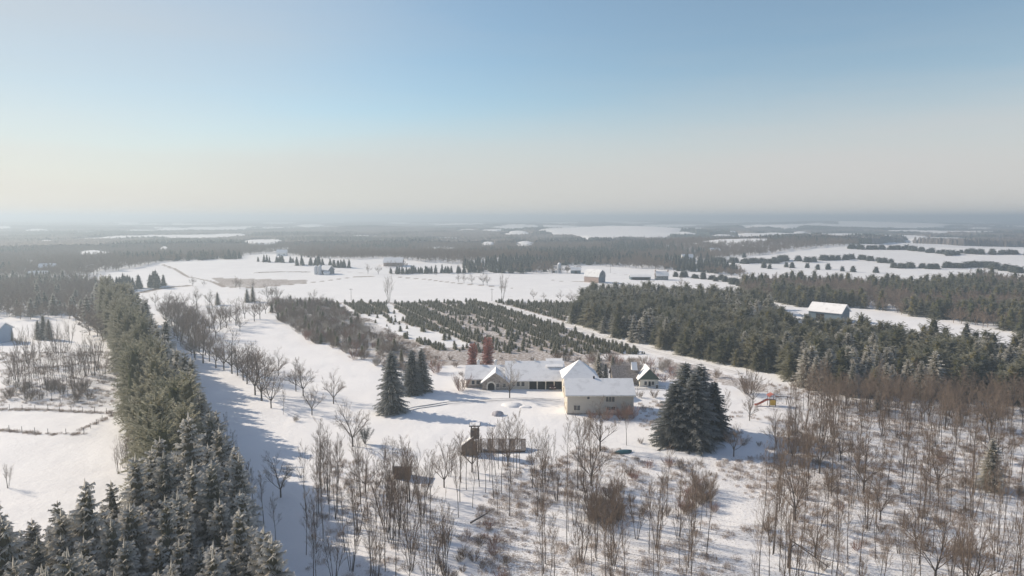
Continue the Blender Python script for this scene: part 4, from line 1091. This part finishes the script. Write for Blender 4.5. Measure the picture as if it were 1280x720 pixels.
def gable_body(w, dp, e, r, x0=0, y0=0, zb=-.6, axis='x'):
    """walls with gable ends; ridge along axis"""
    if axis == 'x': return MB().extr([(y0, zb), (y0 + dp, zb), (y0 + dp, e), (y0 + dp / 2, r - .12), (y0, e)], x0, x0 + w, 'x')
    return MB().extr([(x0, zb), (x0 + w, zb), (x0 + w, e), (x0 + w / 2, r - .12), (x0, e)], y0, y0 + dp, 'y')
def gable_roof(w, dp, e, r, x0=0, y0=0, ov=.45, th=.22, axis='x', m=None):
    m = m or MB()
    if axis == 'x':
        s = (r - e) / (dp / 2); ym = y0 + dp / 2
        m.extr([(y0 - ov, e - s * ov), (ym, r), (y0 + dp + ov, e - s * ov), (y0 + dp + ov, e - s * ov + th), (ym, r + th), (y0 - ov, e - s * ov + th)], x0 - ov, x0 + w + ov, 'x')
    else:
        s = (r - e) / (w / 2); xm = x0 + w / 2
        m.extr([(x0 - ov, e - s * ov), (xm, r), (x0 + w + ov, e - s * ov), (x0 + w + ov, e - s * ov + th), (xm, r + th), (x0 - ov, e - s * ov + th)], y0 - ov, y0 + dp + ov, 'y')
    return m
def fascia(m, w, y, z, x0=0, mat=None): return m.box(x0 - .45, x0 + w + .45, y - .50, y - .42, z - .3, z - .06)

# ---- garage block
gx, gy, gz = G(709, 518)
gz = float(H(gx + 8, gy + 4))
g = thing('garage_building', 'two storey beige block with a white roof nearest the camera', 'building', (gx, gy, gz))
W, D, E, RG = 15.8, 9.2, 5.0, 7.7
gable_body(W, D, E, RG).build('wall', M['beige'], g)
rf = gable_roof(W, D, E, RG).build('roof', M['roofsnow'], g)
fascia(MB(), W, 0, E - .1).build('gutter', M['trim'], rf)
MB().box(6.6, 7.0, 4.4, 4.8, RG - .1, RG + .7).build('vent_pipe', M['dark'], rf)
MB().box(-.05, 0.0, 0, D, -.5, .6).box(0, W, -.06, 0, -.5, .5).build('foundation', M['stone'], g)
window(g, 5.0, 3.9, .6, 1.0); window(g, 10.2, 3.3, 2.1, 1.55, panes=3); window(g, 2.3, 1.2, 1.5, 1.2, panes=2); window(g, 10.4, 1.2, 2.0, .9, panes=2)
window(g, 4.6, 3.3, 1.0, 1.2, 'left', 0.0)
dr = MB().box(-.08, -.01, 2.0, 3.0, 0, 2.1).build('door', M['trim'], g); MB().box(-.13, -.09, 2.1, 2.2, 1.0, 1.1).build('handle', M['dark'], dr)
MB().box(-.5, -.2, 1.7, 3.3, 2.5, 2.6).bar((-.45, 1.8, 0), (-.45, 1.8, 2.5), .05).build('porch', M['trim'], g)

# ---- main house
hx0, hy0, _ = G(580, 489); hz = float(H(0, 188))
h = thing('main_house', 'long low house with snowy roofs, arched entry and garage bays', 'house', (0, 0, hz))
yb = 186.0
def PX(px, y=yb): return (px - 640) / FPX * y * 1.0 / 1.0
x1, x2, x3, x4 = PX(581), PX(633), PX(660), PX(706)
gable_body(x2 - x1, 10.0, 2.5, 5.1, x1, yb + 2).build('wall', M['beige'], h)
r1 = gable_roof(x2 - x1, 10.0, 2.5, 5.1, x1, yb + 2).build('roof', M['roofsnow'], h)
for px in (597, 619): xx = PX(px, yb + 7); MB().box(xx - .35, xx + .35, yb + 7.4, yb + 8.1, 4.6, 6.2).extr([(xx - .5, 6.2), (xx + .5, 6.2), (xx, 6.75)], yb + 7.2, yb + 8.3).build('chimney', M['snowthin'], r1)
# front gable with arch
ga0, ga1 = PX(602), PX(636)
gable_body(ga1 - ga0, 7.0, 2.0, 4.75, ga0, yb - .6, axis='y').build('front_gable', M['stone'], h)
gable_roof(ga1 - ga0, 7.0, 2.0, 4.75, ga0, yb - .6, .4, .22, 'y').build('roof', M['roofsnow'], h)
ax = PX(613.5)
def arch(r, h0, y0, y1, cx):
    pr = [(cx - r, 0.0)] + [(cx + r * math.cos(math.pi - math.pi * i / 10), h0 + r * math.sin(math.pi * i / 10)) for i in range(11)] + [(cx + r, 0.0)]
    return MB().extr(pr, y0, y1)
ar = arch(1.25, 1.15, yb - .75, yb - .6, ax).build('entry_arch', M['trim'], h)
arch(.92, 1.05, yb - .80, yb - .76, ax).build('arch_shade', M['dark'], ar)  # flat dark panel paints in the shade inside the arch
for px in (590, 596, 600): window(h, PX(px), .9, .8, 1.1, 'front', yb + 2)
window(h, PX(622), .7, .9, 1.1, 'front', yb - .6); window(h, PX(630), .7, .9, 1.1, 'front', yb - .6)
MB().box(x1, x2, yb + 1.93, yb + 1.99, -.4, .7).build('stone_base', M['stone'], h)
# centre
gable_body(x4 - x2, 13.0, 2.5, 6.3, x2 + .05, yb + .4).build('wall', M['beige'], h)
rc = gable_roof(x4 - x2, 13.0, 2.5, 6.3, x2 + .05, yb + .4, .5).build('roof', M['roofsnow'], h)
xa, xb = PX(684, yb + 7), x4
MB().box(xa, xb, yb + 4.6, yb + 4.7, 4.2, 5.15).build('dormer_wall', M['greybrown'], rc)
MB().extr([(yb + 4.2, 5.2), (yb + 9, 6.6), (yb + 9, 6.8), (yb + 4.2, 5.4)], xa - .2, xb + .2, 'x').build('dormer_roof', M['snow'], rc)
for px in (645, 669): xx = PX(px, yb + 7); MB().box(xx - .2, xx + .2, yb + 6.8, yb + 7.2, 6.2, 7.0).build('vent_pipe', M['white'], rc)
for px in (642, 648, 654): window(h, PX(px), .8, .85, 1.2, 'front', yb + .4)
nb = 4; bw = (x4 - x3 - .6) / nb
for i in range(nb):
    a = x3 + .3 + i * bw
    b = MB().box(a + .18, a + bw - .18, yb + .3, yb + .39, -.3, 2.15).build('bay_shade', M['dark'], h)  # dark sheet on the wall, painted shade of an open bay
    MB().box(a - .12, a + .12, yb + .05, yb + .35, -.3, 2.35).build('post', M['trim'], h)
MB().box(x3, x4, yb + .1, yb + .38, 2.16, 2.4).build('lintel', M['trim'], h)
MB().bar((x2 + .6, yb + .2, -.3), (x2 + .6, yb + .2, 2.3), .06).build('downspout', M['trim'], h)

# pyramid roofed block
py0 = 177.5; p = thing('pavilion_house', 'square block with a tall pyramid roof between house and garage', 'house', ((705.5 - 640) / FPX * 180, py0, hz))
MB().box(0, 8.6, 0, 8.4, -.6, 5.2).build('wall', M['beige'], p)
rp = MB(); c = (4.3, 4.2, 9.2); q4 = [(-.6, -.6, 5.1), (9.2, -.6, 5.1), (9.2, 9.0, 5.1), (-.6, 9.0, 5.1)]
for i in range(4): rp.poly([q4[i], q4[(i + 1) % 4], c])
rp.poly(list(reversed(q4))); r_ = rp.build('roof', M['roofsnow'], p); MB().bar((4.3, 4.2, 9.0), (4.3, 4.2, 9.8), .05, 5, .02).build('finial', M['dark'], r_)
window(p, 1.6, 1.0, 1.0, 1.3, 'left', 0.0); window(p, 5.6, 3.3, 1.0, 1.2, 'left', 0.0)

# cottage right behind the garage
cx, cy, cz = G(767, 481); k = thing('cottage', 'small cottage with brown roof and dark green gable behind the garage', 'house', (cx, cy, cz - .3))
gable_body(9.0, 7.0, 2.2, 4.9, 0, 0).build('wall', M['stone'], k); gable_roof(9.0, 7.0, 2.2, 4.9, 0, 0, .4).build('roof', M['greybrown'], k)
gable_body(5.2, 6.0, 2.4, 5.2, 7.0, -2.2, axis='y').build('front_wall', M['trim'], k)
gr = gable_roof(5.2, 6.0, 2.4, 5.2, 7.0, -2.2, .5, .2, 'y').build('gable_roof', M['greenshingle'], k)
MB().extr([(6.6, 2.35), (12.6, 2.35), (9.6, 5.35)], -2.32, -2.24).build('gable_face', M['greenshingle'], k)
MB().extr([(6.4, 2.15), (9.6, 5.42), (9.6, 5.6), (6.3, 2.3)], -2.75, 3.9).build('roof_snow', M['snow'], gr)
MB().extr([(2.2, 4.3), (2.2, 6.4), (.3, 4.4)], 5.2, 6.8, 'x').build('snowy_peak', M['snow'], k)
window(k, 8.6, .8, .7, 1.0, 'front', -2.2); window(k, 10.6, .8, .7, 1.0, 'front', -2.2)
dd = MB().box(9.4, 10.0, -2.28, -2.21, -.3, 1.8).build('door', M['dark'], k)

# deck rail by the cottage
a = G(786, 487); b = G(831, 487)
f = thing('lattice_fence', 'low grey lattice fence right of the garage', 'fence', a)
L = b[0] - a[0]; m = MB()
for i in range(int(L / .35)): m.box(i * .35, i * .35 + .06, 0, .04, .05, 1.0)
m.build('pickets', M['barnwood'], f); m = MB().box(0, L, -.03, -.001, .9, 1.0).box(0, L, -.03, -.001, .15, .25); m.build('rail', M['barnwood'], f)
for i in range(5): MB().box(L * i / 4 - .06, L * i / 4 + .06, .045, .16, -.3, 1.1).build('post', M['wood'], f)

# car in the garage bay
def car():
    x = PX(691.5); o = thing('parked_car', 'maroon car parked in the third open garage bay', 'car', (x - .9, yb - .9, hz + .02))
    pr = [(0.0, .35), (0, .85), (.95, 1.0), (1.5, 1.5), (3.1, 1.52), (3.9, 1.05), (4.3, .95), (4.3, .35)]
    MB().extr(pr, 0.0, 1.8, 'x').build('body', M['maroon'], o)
    MB().extr([(1.08, 1.04), (1.52, 1.46), (1.55, 1.46), (1.11, 1.03)], .15, 1.65, 'x').build('windscreen', M['glass'], o)
    for sx in (-.02, 1.62):
        for sy in (.85, 3.4):
            w = MB().bar((sx, sy, .33), (sx + .2, sy, .33), .33, 14).build('wheel', M['tyre'], o); MB().bar((sx - .01, sy, .33), (sx + .21, sy, .33), .18, 10).build('rim', M['metal'], w)
    for sx in (.1, 1.35): MB().box(sx, sx + .35, -.03, .02, .62, .80).build('headlight', M['lamp'], o)
car()

# ---- play tower
x, y, z = G(577, 570); t = thing('play_tower', 'dark wooden play tower with a raised roofed lookout', 'tower', (x, y, z))
m = MB().box(.2, 2.9, .2, 2.6, 0, 2.2); m.build('lower_cabin', M['wood'], t)
MB().extr([(-.1, 2.0), (2.4, 3.9), (2.4, 4.05), (-.1, 2.15)], -.2, 1.4).build('lean_to_roof', M['snow'], t)
MB().extr([(0, .2), (2.4, .2), (2.4, 3.8), (0, 1.95)], .1, 1.2).build('lean_to_wall', M['wood'], t)
for sx in (1.9, 3.3):
    for sy in (.3, 1.8): MB().bar((sx, sy, -.4), (sx, sy, 6.0), .08, 5).build('post', M['wood'], t)
MB().box(1.75, 3.45, .15, 1.95, 3.4, 5.1).build('lookout_wall', M['wood'], t)
MB().box(1.5, 3.7, -.1, 2.2, 5.95, 6.1).build('roof', M['wood'], t); MB().box(1.6, 3.6, 0, 2.1, 6.1, 6.2).build('roof_snow', M['snowthin'], t)
MB().bar((3.5, .3, 0), (3.9, -.9, 0), .05).bar((3.4, .4, 3.2), (3.9, -1.2, 0), .05).bar((3.9, .4, 3.2), (4.4, -1.2, 0), .05).build('ladder', M['trim'], t)

# ---- long low shed with sloping snowy panels
x, y, z = G(600, 566); sgp = thing('long_low_shed', 'long low shed with a sloping snow patched roof beside the play tower', 'shed', (x, y, z))
L = (658 - 600) / FPX * y
MB().extr([(0, -.3), (3.2, -.3), (3.2, 1.62), (0, .55)], 0, L, 'x').build('wall', M['wood'], sgp)
roof = MB().extr([(-.25, .50), (3.4, 1.73), (3.4, 1.81), (-.25, .58)], -.2, L + .2, 'x').build('roof', M['greybrown'], sgp)
for i in range(4):
    a = i * L / 4 + .35
    MB().extr([(.1, .69), (3.1, 1.70), (3.1, 1.78), (.1, .75)], a, a + L / 4 - 1.2, 'x').build('snow_patch', M['snowthin'], roof)
for i in range(4): MB().box(i * L / 4 + .3, i * L / 4 + 1.6, -.04, -.005, .0, .45).build('door', M['woodbrown'], sgp)

# ---- small brown shed
x, y, z = G(492, 599); s2 = thing('small_shed', 'small boxy brown shed standing among the bare saplings', 'shed', (x, y, z))
MB().box(0, 2.9, 0, 2.4, -.3, 2.2).build('wall', M['woodbrown'], s2); r_ = MB().extr([(-.2, 2.2), (2.7, 2.45), (2.7, 2.6), (-.2, 2.35)], -.2, 3.1, 'x').build('roof', M['greybrown'], s2)
MB().extr([(0, 2.37), (2.5, 2.58), (2.5, 2.66), (0, 2.45)], 0, 2.9, 'x').build('roof_snow', M['snowthin'], r_)
MB().box(1.0, 1.9, -.05, -.002, 0, 1.9).build('door', M['wood'], s2)

# ---- upturned rowing boat
def boat():
    x, y, z = G(779, 566); o = thing('rowing_boat', 'teal rowing boat lying upturned on the snow', 'boat', (x, y, z), R(16))
    V = []; F = []; n = 15; k = 9
    for i in range(n):
        s = i / (n - 1) * 2 - 1; hw = .78 * (1 - abs(s) ** 2.6) + .03; hh = .62 * (1 - .35 * s * s); zb = .12 * s * s
        for j in range(k):
            a = math.pi * j / (k - 1); V.append((s * 1.9, math.cos(a) * hw, zb * 0 + math.sin(a) ** .75 * hh if math.sin(a) > 0 else 0))
    for i in range(n - 1):
        for j in range(k - 1): F.append((i * k + j, i * k + j + 1, (i + 1) * k + j + 1, (i + 1) * k + j))
    hull = link('hull', raw_mesh('hull', V, F, [M['teal']], smooth=True), o)
    kl = MB()
    for i in range(n - 1):
        s0 = i / (n - 1) * 2 - 1; s1 = (i + 1) / (n - 1) * 2 - 1
        kl.bar((s0 * 1.9, 0, .63 * (1 - .35 * s0 * s0)), (s1 * 1.9, 0, .63 * (1 - .35 * s1 * s1)), .03, 4)
    kl.build('keel', M['white'], o)
    gw = MB()
    for sg in (-1, 1):
        for i in range(n - 1):
            s0 = i / (n - 1) * 2 - 1; s1 = (i + 1) / (n - 1) * 2 - 1
            gw.bar((s0 * 1.9, sg * (.8 * (1 - abs(s0) ** 2.6) + .03), .04), (s1 * 1.9, sg * (.8 * (1 - abs(s1) ** 2.6) + .03), .04), .035, 4)
    gw.build('gunwale', M['dark'], o)
boat()

# ---- playset
def playset():
    x, y, z = G(962, 508); o = thing('playset', 'garden playset with red slide, yellow tower and swing beam', 'playset', (x, y, z))
    for sx in (0, 1.5):
        for sy in (0, 1.4): MB().box(sx - .06, sx + .06, sy - .06, sy + .06, -.3, 2.7).build('post', M['woodbrown'], o)
    MB().box(.07, 1.43, -.10, -.065, .3, 1.6).build('yellow_panel', M['yellow'], o); MB().box(-.08, 1.58, -.02, 1.45, 1.45, 1.53).build('deck', M['woodbrown'], o)
    MB().extr([(-.3, 2.5), (.75, 3.1), (1.8, 2.5), (1.8, 2.57), (.75, 3.18), (-.3, 2.57)], -.3, 1.7).build('roof', M['redplastic'], o)
    sl = MB(); P = [(-.1, 1.5), (-.8, 1.35), (-2.2, .55), (-2.9, .25), (-3.5, .2)]
    for (a, b), (c, d) in zip(P[:-1], P[1:]):
        sl.extr([(a, b), (c, d), (c, d + .06), (a, b + .06)], .3, .9); sl.extr([(a, b), (c, d), (c, d + .28), (a, b + .28)], .22, .295); sl.extr([(a, b), (c, d), (c, d + .28), (a, b + .28)], .905, .98)
    sl.build('slide', M['redplastic'], o)
    MB().bar((1.5, .7, 2.4), (4.6, .7, 2.4), .08).build('swing_beam', M['woodbrown'], o)
    for sg in (-1, 1): MB().bar((4.6, .7, 2.45), (4.9, .7 + sg * 1.1, -.2), .07).build('leg', M['woodbrown'], o)
    for k in (2.3, 3.5):
        s = MB().box(k - .25, k + .25, .6, .82, .6, .64).build('swing_seat', M['dark'], o)
        MB().bar((k - .22, .7, .62), (k - .22, .7, 2.36), .02, 4).bar((k + .22, .7, .62), (k + .22, .7, 2.36), .02, 4).build('chain', M['metal'], s)
playset()

# ---- covered mound, barrel, log, snag
def mound(px, py, w, hh, mat, name, label, cat):
    x, y, z = G(px, py); V = []; F = []; n, k = 14, 7
    for j in range(k):
        t = j / (k - 1)
        for i in range(n):
            a = 6.283 * i / n; r = w * math.cos(t * 1.5) * (1 + .16 * math.sin(3 * a + px) + .1 * math.sin(5 * a)); V.append((r * math.cos(a), r * .8 * math.sin(a), hh * math.sin(t * 1.571) - .05))
    for j in range(k - 1):
        for i in range(n): F.append((j * n + i, j * n + (i + 1) % n, (j + 1) * n + (i + 1) % n, (j + 1) * n + i))
    o = link(name, raw_mesh(name, V, F, [mat], smooth=True), None, (x, y, z)); tag(o, label, cat)
mound(622, 519, 1.35, 1.1, M['tarp'], 'tarp_covered_pile', 'rounded pile under a grey tarp on the snow before the house', 'pile')
mound(640, 507, 2.4, .8, M['snow'], 'snow_pile', 'small ploughed snow heap below the frosted tree', 'snow pile')
mound(657, 509, 1.6, .5, M['snow'], 'snow_pile', 'low ploughed snow heap before the open bays', 'snow pile')
x, y, z = G(821, 485); o = thing('barrel', 'small dark barrel on the snow right of the cottage', 'barrel', (x, y, z)); MB().bar((0, 0, -.05), (0, 0, .9), .32, 12).build('drum', M['dark'], o); MB().bar((0, 0, .9), (0, 0, .98), .34, 12).build('lid', M['snowthin'], o)
def snag():
    x, y, z = G(986, 709); o = thing('broken_tree', 'broken dead tree stump with its fallen stems leaning right', 'tree', (x, y, z))
    MB().bar((0, 0, -.3), (.05, 0, 2.2), .26, 8, .24).bar((.05, 0, 2.2), (.12, .05, 3.9), .24, 8, .16).bar((.1, 0, 3.7), (-.2, 0, 4.5), .13, 6, .04).bar((.15, 0, 3.6), (.5, .1, 4.3), .12, 6, .03).bar((.05, 0, 2.6), (.55, -.2, 3.3), .1, 6, .05).build('trunk', M['bark'], o)
    MB().bar((.3, 0, 3.7), (5.2, -.6, .25), .09, 6, .05).build('fallen_stem', M['bark'], o)
    m = MB().bar((.3, .1, 3.6), (4.2, .9, 1.2), .07, 6, .04).bar((4.2, .9, 1.2), (6.8, 1.3, .1), .04, 5, .02); m.build('fallen_stem', M['bark'], o)
snag()
x, y, z = G(588, 655); o = tag(MB().bar((0, 0, .2), (2.6, 1.6, 1.1), .16, 8, .10).bar((2.3, 1.4, 1.0), (3.4, 1.2, 1.9), .06, 5, .02).bar((1.6, 1.0, .7), (1.9, 2.2, 1.4), .05, 5, .02).build('fallen_log', M['bark'], None, (x, y, z)), 'grey fallen log propped in low shrubs at the bottom', 'log')
def limb():
    x, y, z = G(1172, 612); m = MB(); P = [(0, 0, 1.0), (-1.2, 0, 1.3), (-2.3, .1, 2.1), (-2.9, .1, 3.4), (-3.1, .1, 5.2)]
    for i, (a, b) in enumerate(zip(P[:-1], P[1:])): m.bar(a, b, .10 - .02 * i, 6, .08 - .02 * i)
    for o in bpy.data.objects:
        if o.get('label', '').startswith('bare tree with a low curved limb'):
            l = m.build('curved_limb', M['bark'], o); l.rotation_euler = (0, 0, -o.rotation_euler[2]); break
limb()

# ---- generic farm buildings
def farm(name, label, cat, px, py, w, dp, e, r, rz=0, wall='white', roofm='snow', axis='x', win=(), door=None, group=None):
    x, y, z = G(px, py); o = thing(name, label, cat, (x, y, z), rz, group)
    gable_body(w, dp, e, r, -w / 2, 0, -1.2, axis).build('wall', M[wall], o); rf = gable_roof(w, dp, e, r, -w / 2, 0, .5, .3, axis).build('roof', M[roofm], o)
    for (wx, wz, ww, wh) in win: window(o, wx, wz, ww, wh)
    if door: MB().box(door[0], door[1], -.08, -.01, 0, door[2]).build('door', M['dark'], o)
    return o, rf
# light blue house at the left rim
o, rf = farm('blue_house', 'pale blue house cut by the left edge of the photo', 'house', -16, 430, 8, 8, 5.0, 7.2, 0, 'ltblue', win=[(2.2, 3.0, 1.2, 1.3), (-.5, 3.0, 1.2, 1.3), (2.2, .8, 1.2, 1.3)], door=(.0, 1.0, 2.1))
# barn in the pine wood
def wood_barn():
    x, y, z = G(1053, 406); y += 6; z = float(H(x, y))
    o = thing('woodland_barn', 'barn with a bright snowy roof among the pines', 'barn', (x, y, z), R(-46))
    gable_body(14.5, 10, 4.6, 7.8, -12.5, 0, -1).build('wall', M['bluegrey'], o); gable_roof(14.5, 10, 4.6, 7.8, -12.5, 0, .6, .3).build('roof', M['roofsnow'], o)
    MB().box(-9, -5.5, -.08, -.01, 0, 3.4).build('door', M['dark'], o); MB().box(2.01, 2.08, 3.2, 6.8, 0, 3.4).build('door', M['barnwood'], o)
wood_barn()
# gambrel barn
def gambrel():
    x, y, z = G(749, 353); w, dp = 9.0, 12.5
    o = thing('gambrel_barn', 'big rounded gambrel barn with a pinkish side on the far field', 'barn', (x + 2, y, z), R(50))
    prof = [(-w / 2, -1), (w / 2, -1), (w / 2, 4.2), (w * .36, 7.0), (0, 8.8), (-w * .36, 7.0), (-w / 2, 4.2)]
    MB().extr(prof, 0, dp).build('wall', M['barnwood'], o)
    out = [(-w / 2 - .3, 4.0), (-w * .36 - .12, 7.1), (0, 9.0), (w * .36 + .12, 7.1), (w / 2 + .3, 4.0), (w / 2 + .3, 4.3), (w * .36 + .12, 7.45), (0, 9.35), (-w * .36 - .12, 7.45), (-w / 2 - .3, 4.3)]
    m = MB()
    for i in range(4): m.extr([out[i], out[i + 1], out[8 - i], out[9 - i]], -.4, dp + .4)
    m.build('roof', M['roofsnow'], o)
    MB().box(-w / 2 - .08, -w / 2 - .01, 0, dp, -1, 4.0).build('side_wall', M['barnstone'], o)
    MB().box(-1.8, 1.8, -.09, -.01, 0, 3.6).build('door', M['bluegrey'], o); MB().box(-.6, .6, -.08, -.01, 5.4, 6.6).build('hay_door', M['dark'], o)
gambrel()
farm('long_shed', 'long low shed with a dark open front on the far field', 'shed', 801, 350, 15, 8, 2.4, 3.6, 0, 'bluegrey', door=(-6.5, 6.8, 1.9))  # the wide dark door panel paints in shade under the open front
o, rf = farm('far_farmhouse', 'small two chimney house right of the long far shed', 'house', 828, 350, 9, 7, 3.4, 6.2, 0, 'barnwood', 'snowthin', win=[(-2.5, 1.2, 1, 1.2), (0, 1.2, 1, 1.2), (2.5, 1.2, 1, 1.2)])
for sx in (-5.2, 4.4): MB().box(sx, sx + .8, 3, 3.9, 2, 7.6).build('chimney', M['barnstone'], rf)
farm('far_shed', 'small grey roofed shed left of the gambrel barn', 'shed', 720, 342, 8, 6, 3, 5, 0, 'bluegrey', 'snowthin', door=(-1, 1, 2.2))
farm('low_hut', 'tiny white hut at the far snowfield rim', 'hut', 692, 341, 6, 5, 2, 3.2, 0, 'white', door=(-1, 1, 1.8))
def silo(px, py, h_, r, label):
    x, y, z = G(px, py); o = thing('silo', label, 'silo', (x, y, z)); MB().bar((0, 0, -1), (0, 0, h_), r, 16).build('shaft', M['metal'], o); MB().bar((0, 0, h_), (0, 0, h_ + r * .8), r * 1.03, 16, .2).build('dome', M['snow'], o)
silo(699, 341, 7.5, 1.7, 'pale silo in the trees left of the gambrel barn')
silo(395, 343, 6.5, 1.5, 'left silo of the small white farm'); silo(400, 343, 6.8, 1.5, 'right silo of the small white farm')
farm('white_farm_barn', 'white roofed barn beside the two silos', 'barn', 405, 343, 8, 9, 3.6, 7.0, R(-20), 'barnwood', door=(-1.4, 1.4, 2.8))
farm('small_farm_shed', 'tiny white shed before the white roofed barn', 'shed', 408, 344, 4, 3, 1.8, 2.8, 0, 'white')
farm('hill_farmhouse', 'wide white roofed farmhouse half hidden by bare trees', 'house', 491, 333, 17, 12, 3.6, 7.6, 0, 'barnstone', win=[(-5, 1.2, 1.3, 1.3), (0, 1.2, 1.3, 1.3), (5, 1.2, 1.3, 1.3)])
for px, py, lb in [(58, 341, 'small white house in the hazy woods far left'), (46, 352, 'pale shed just below the small hazy white house'), (1184, 296, 'tiny white house on the far right skyline woods'), (325, 310, 'tiny farmhouse in the far valley clearing'), (352, 320, 'small house above the upper left field'), (895, 318, 'small white farmhouse in the fields right of centre'), (861, 327, 'tiny white house at the woods beyond the far shed'), (610, 304, 'tiny pale house in the distant central clearing'), (655, 305, 'tiny pale barn in the distant central clearing')]:
    o, rf = farm('distant_house', lb, 'house', px, py, 12, 9, 4.2, 7.5, R(rnd.uniform(-25, 25)), 'white', win=[(-3, 1.2, 1.3, 1.3), (3, 1.2, 1.3, 1.3)])

# ---- fences on the left field, poles
def fence(pts, label, hgt=1.3, gap=3.0):
    g = gpoly(pts); P = []
    for (x1, y1), (x2, y2) in zip(g[:-1], g[1:]):
        n = max(1, int(math.hypot(x2 - x1, y2 - y1) / gap))
        P += [(x1 + (x2 - x1) * i / n, y1 + (y2 - y1) * i / n) for i in range(n)]
    P.append(g[-1]); x0, y0 = P[0]; z0 = float(H(x0, y0)); o = thing('wire_fence', label, 'fence', (x0, y0, z0)); m = MB()
    Q = [(x - x0, y - y0, float(H(x, y)) - z0) for x, y in P]
    for (x, y, z) in Q: MB().bar((x, y, z - .3), (x, y, z + hgt), .055, 5).build('post', M['wood'], o)
    for a, b in zip(Q[:-1], Q[1:]):
        for hh in (.35, .75, 1.15): m.bar((a[0], a[1], a[2] + hh), (b[0], b[1], b[2] + hh), .012, 3)
    m.build('wire', M['metal'], o)
fence([(-20, 511), (60, 513), (148, 517)], 'upper wire fence crossing the left field')
fence([(-20, 536), (60, 543), (105, 543)], 'lower wire fence crossing the left field')
fence([(105, 541), (128, 526), (150, 515)], 'short slanting wire fence joining the two field fences')
def pole(px, py, hpx, label):
    x, y, z = G(px, py); h_ = hpx / FPX * y; o = thing('utility_pole', label, 'pole', (x, y, z)); MB().bar((0, 0, -.5), (0, 0, h_), .13, 7, .09).build('shaft', M['wood'], o); MB().box(-1.0, 1.0, -.16, -.10, h_ - .8, h_ - .65).build('crossarm', M['wood'], o)
pole(439, 375, 15, 'thin utility pole on the snowfield left of the double tree'); pole(704, 461, 32, 'utility pole behind the long house roof'); pole(763, 341, 13, 'utility pole right behind the gambrel barn'); pole(615, 376, 16, 'utility pole left of the right hand snowfield tree')

# ------------------------------------------------------------------ render settings
scene.view_settings.view_transform = 'Standard'; scene.view_settings.look = 'None'
scene.view_settings.exposure = .38
scene.view_settings.gamma = 1
scene.render.engine = 'CYCLES'
cy = scene.cycles
cy.max_bounces = 5; cy.diffuse_bounces = 3; cy.glossy_bounces = 2; cy.transmission_bounces = 2; cy.volume_bounces = 0; cy.transparent_max_bounces = 8
cy.use_adaptive_sampling = True; cy.adaptive_threshold = 0.012
cy.use_denoising = True
try: cy.denoiser = 'OPENIMAGEDENOISE'
except Exception: pass
cy.sample_clamp_indirect = 6
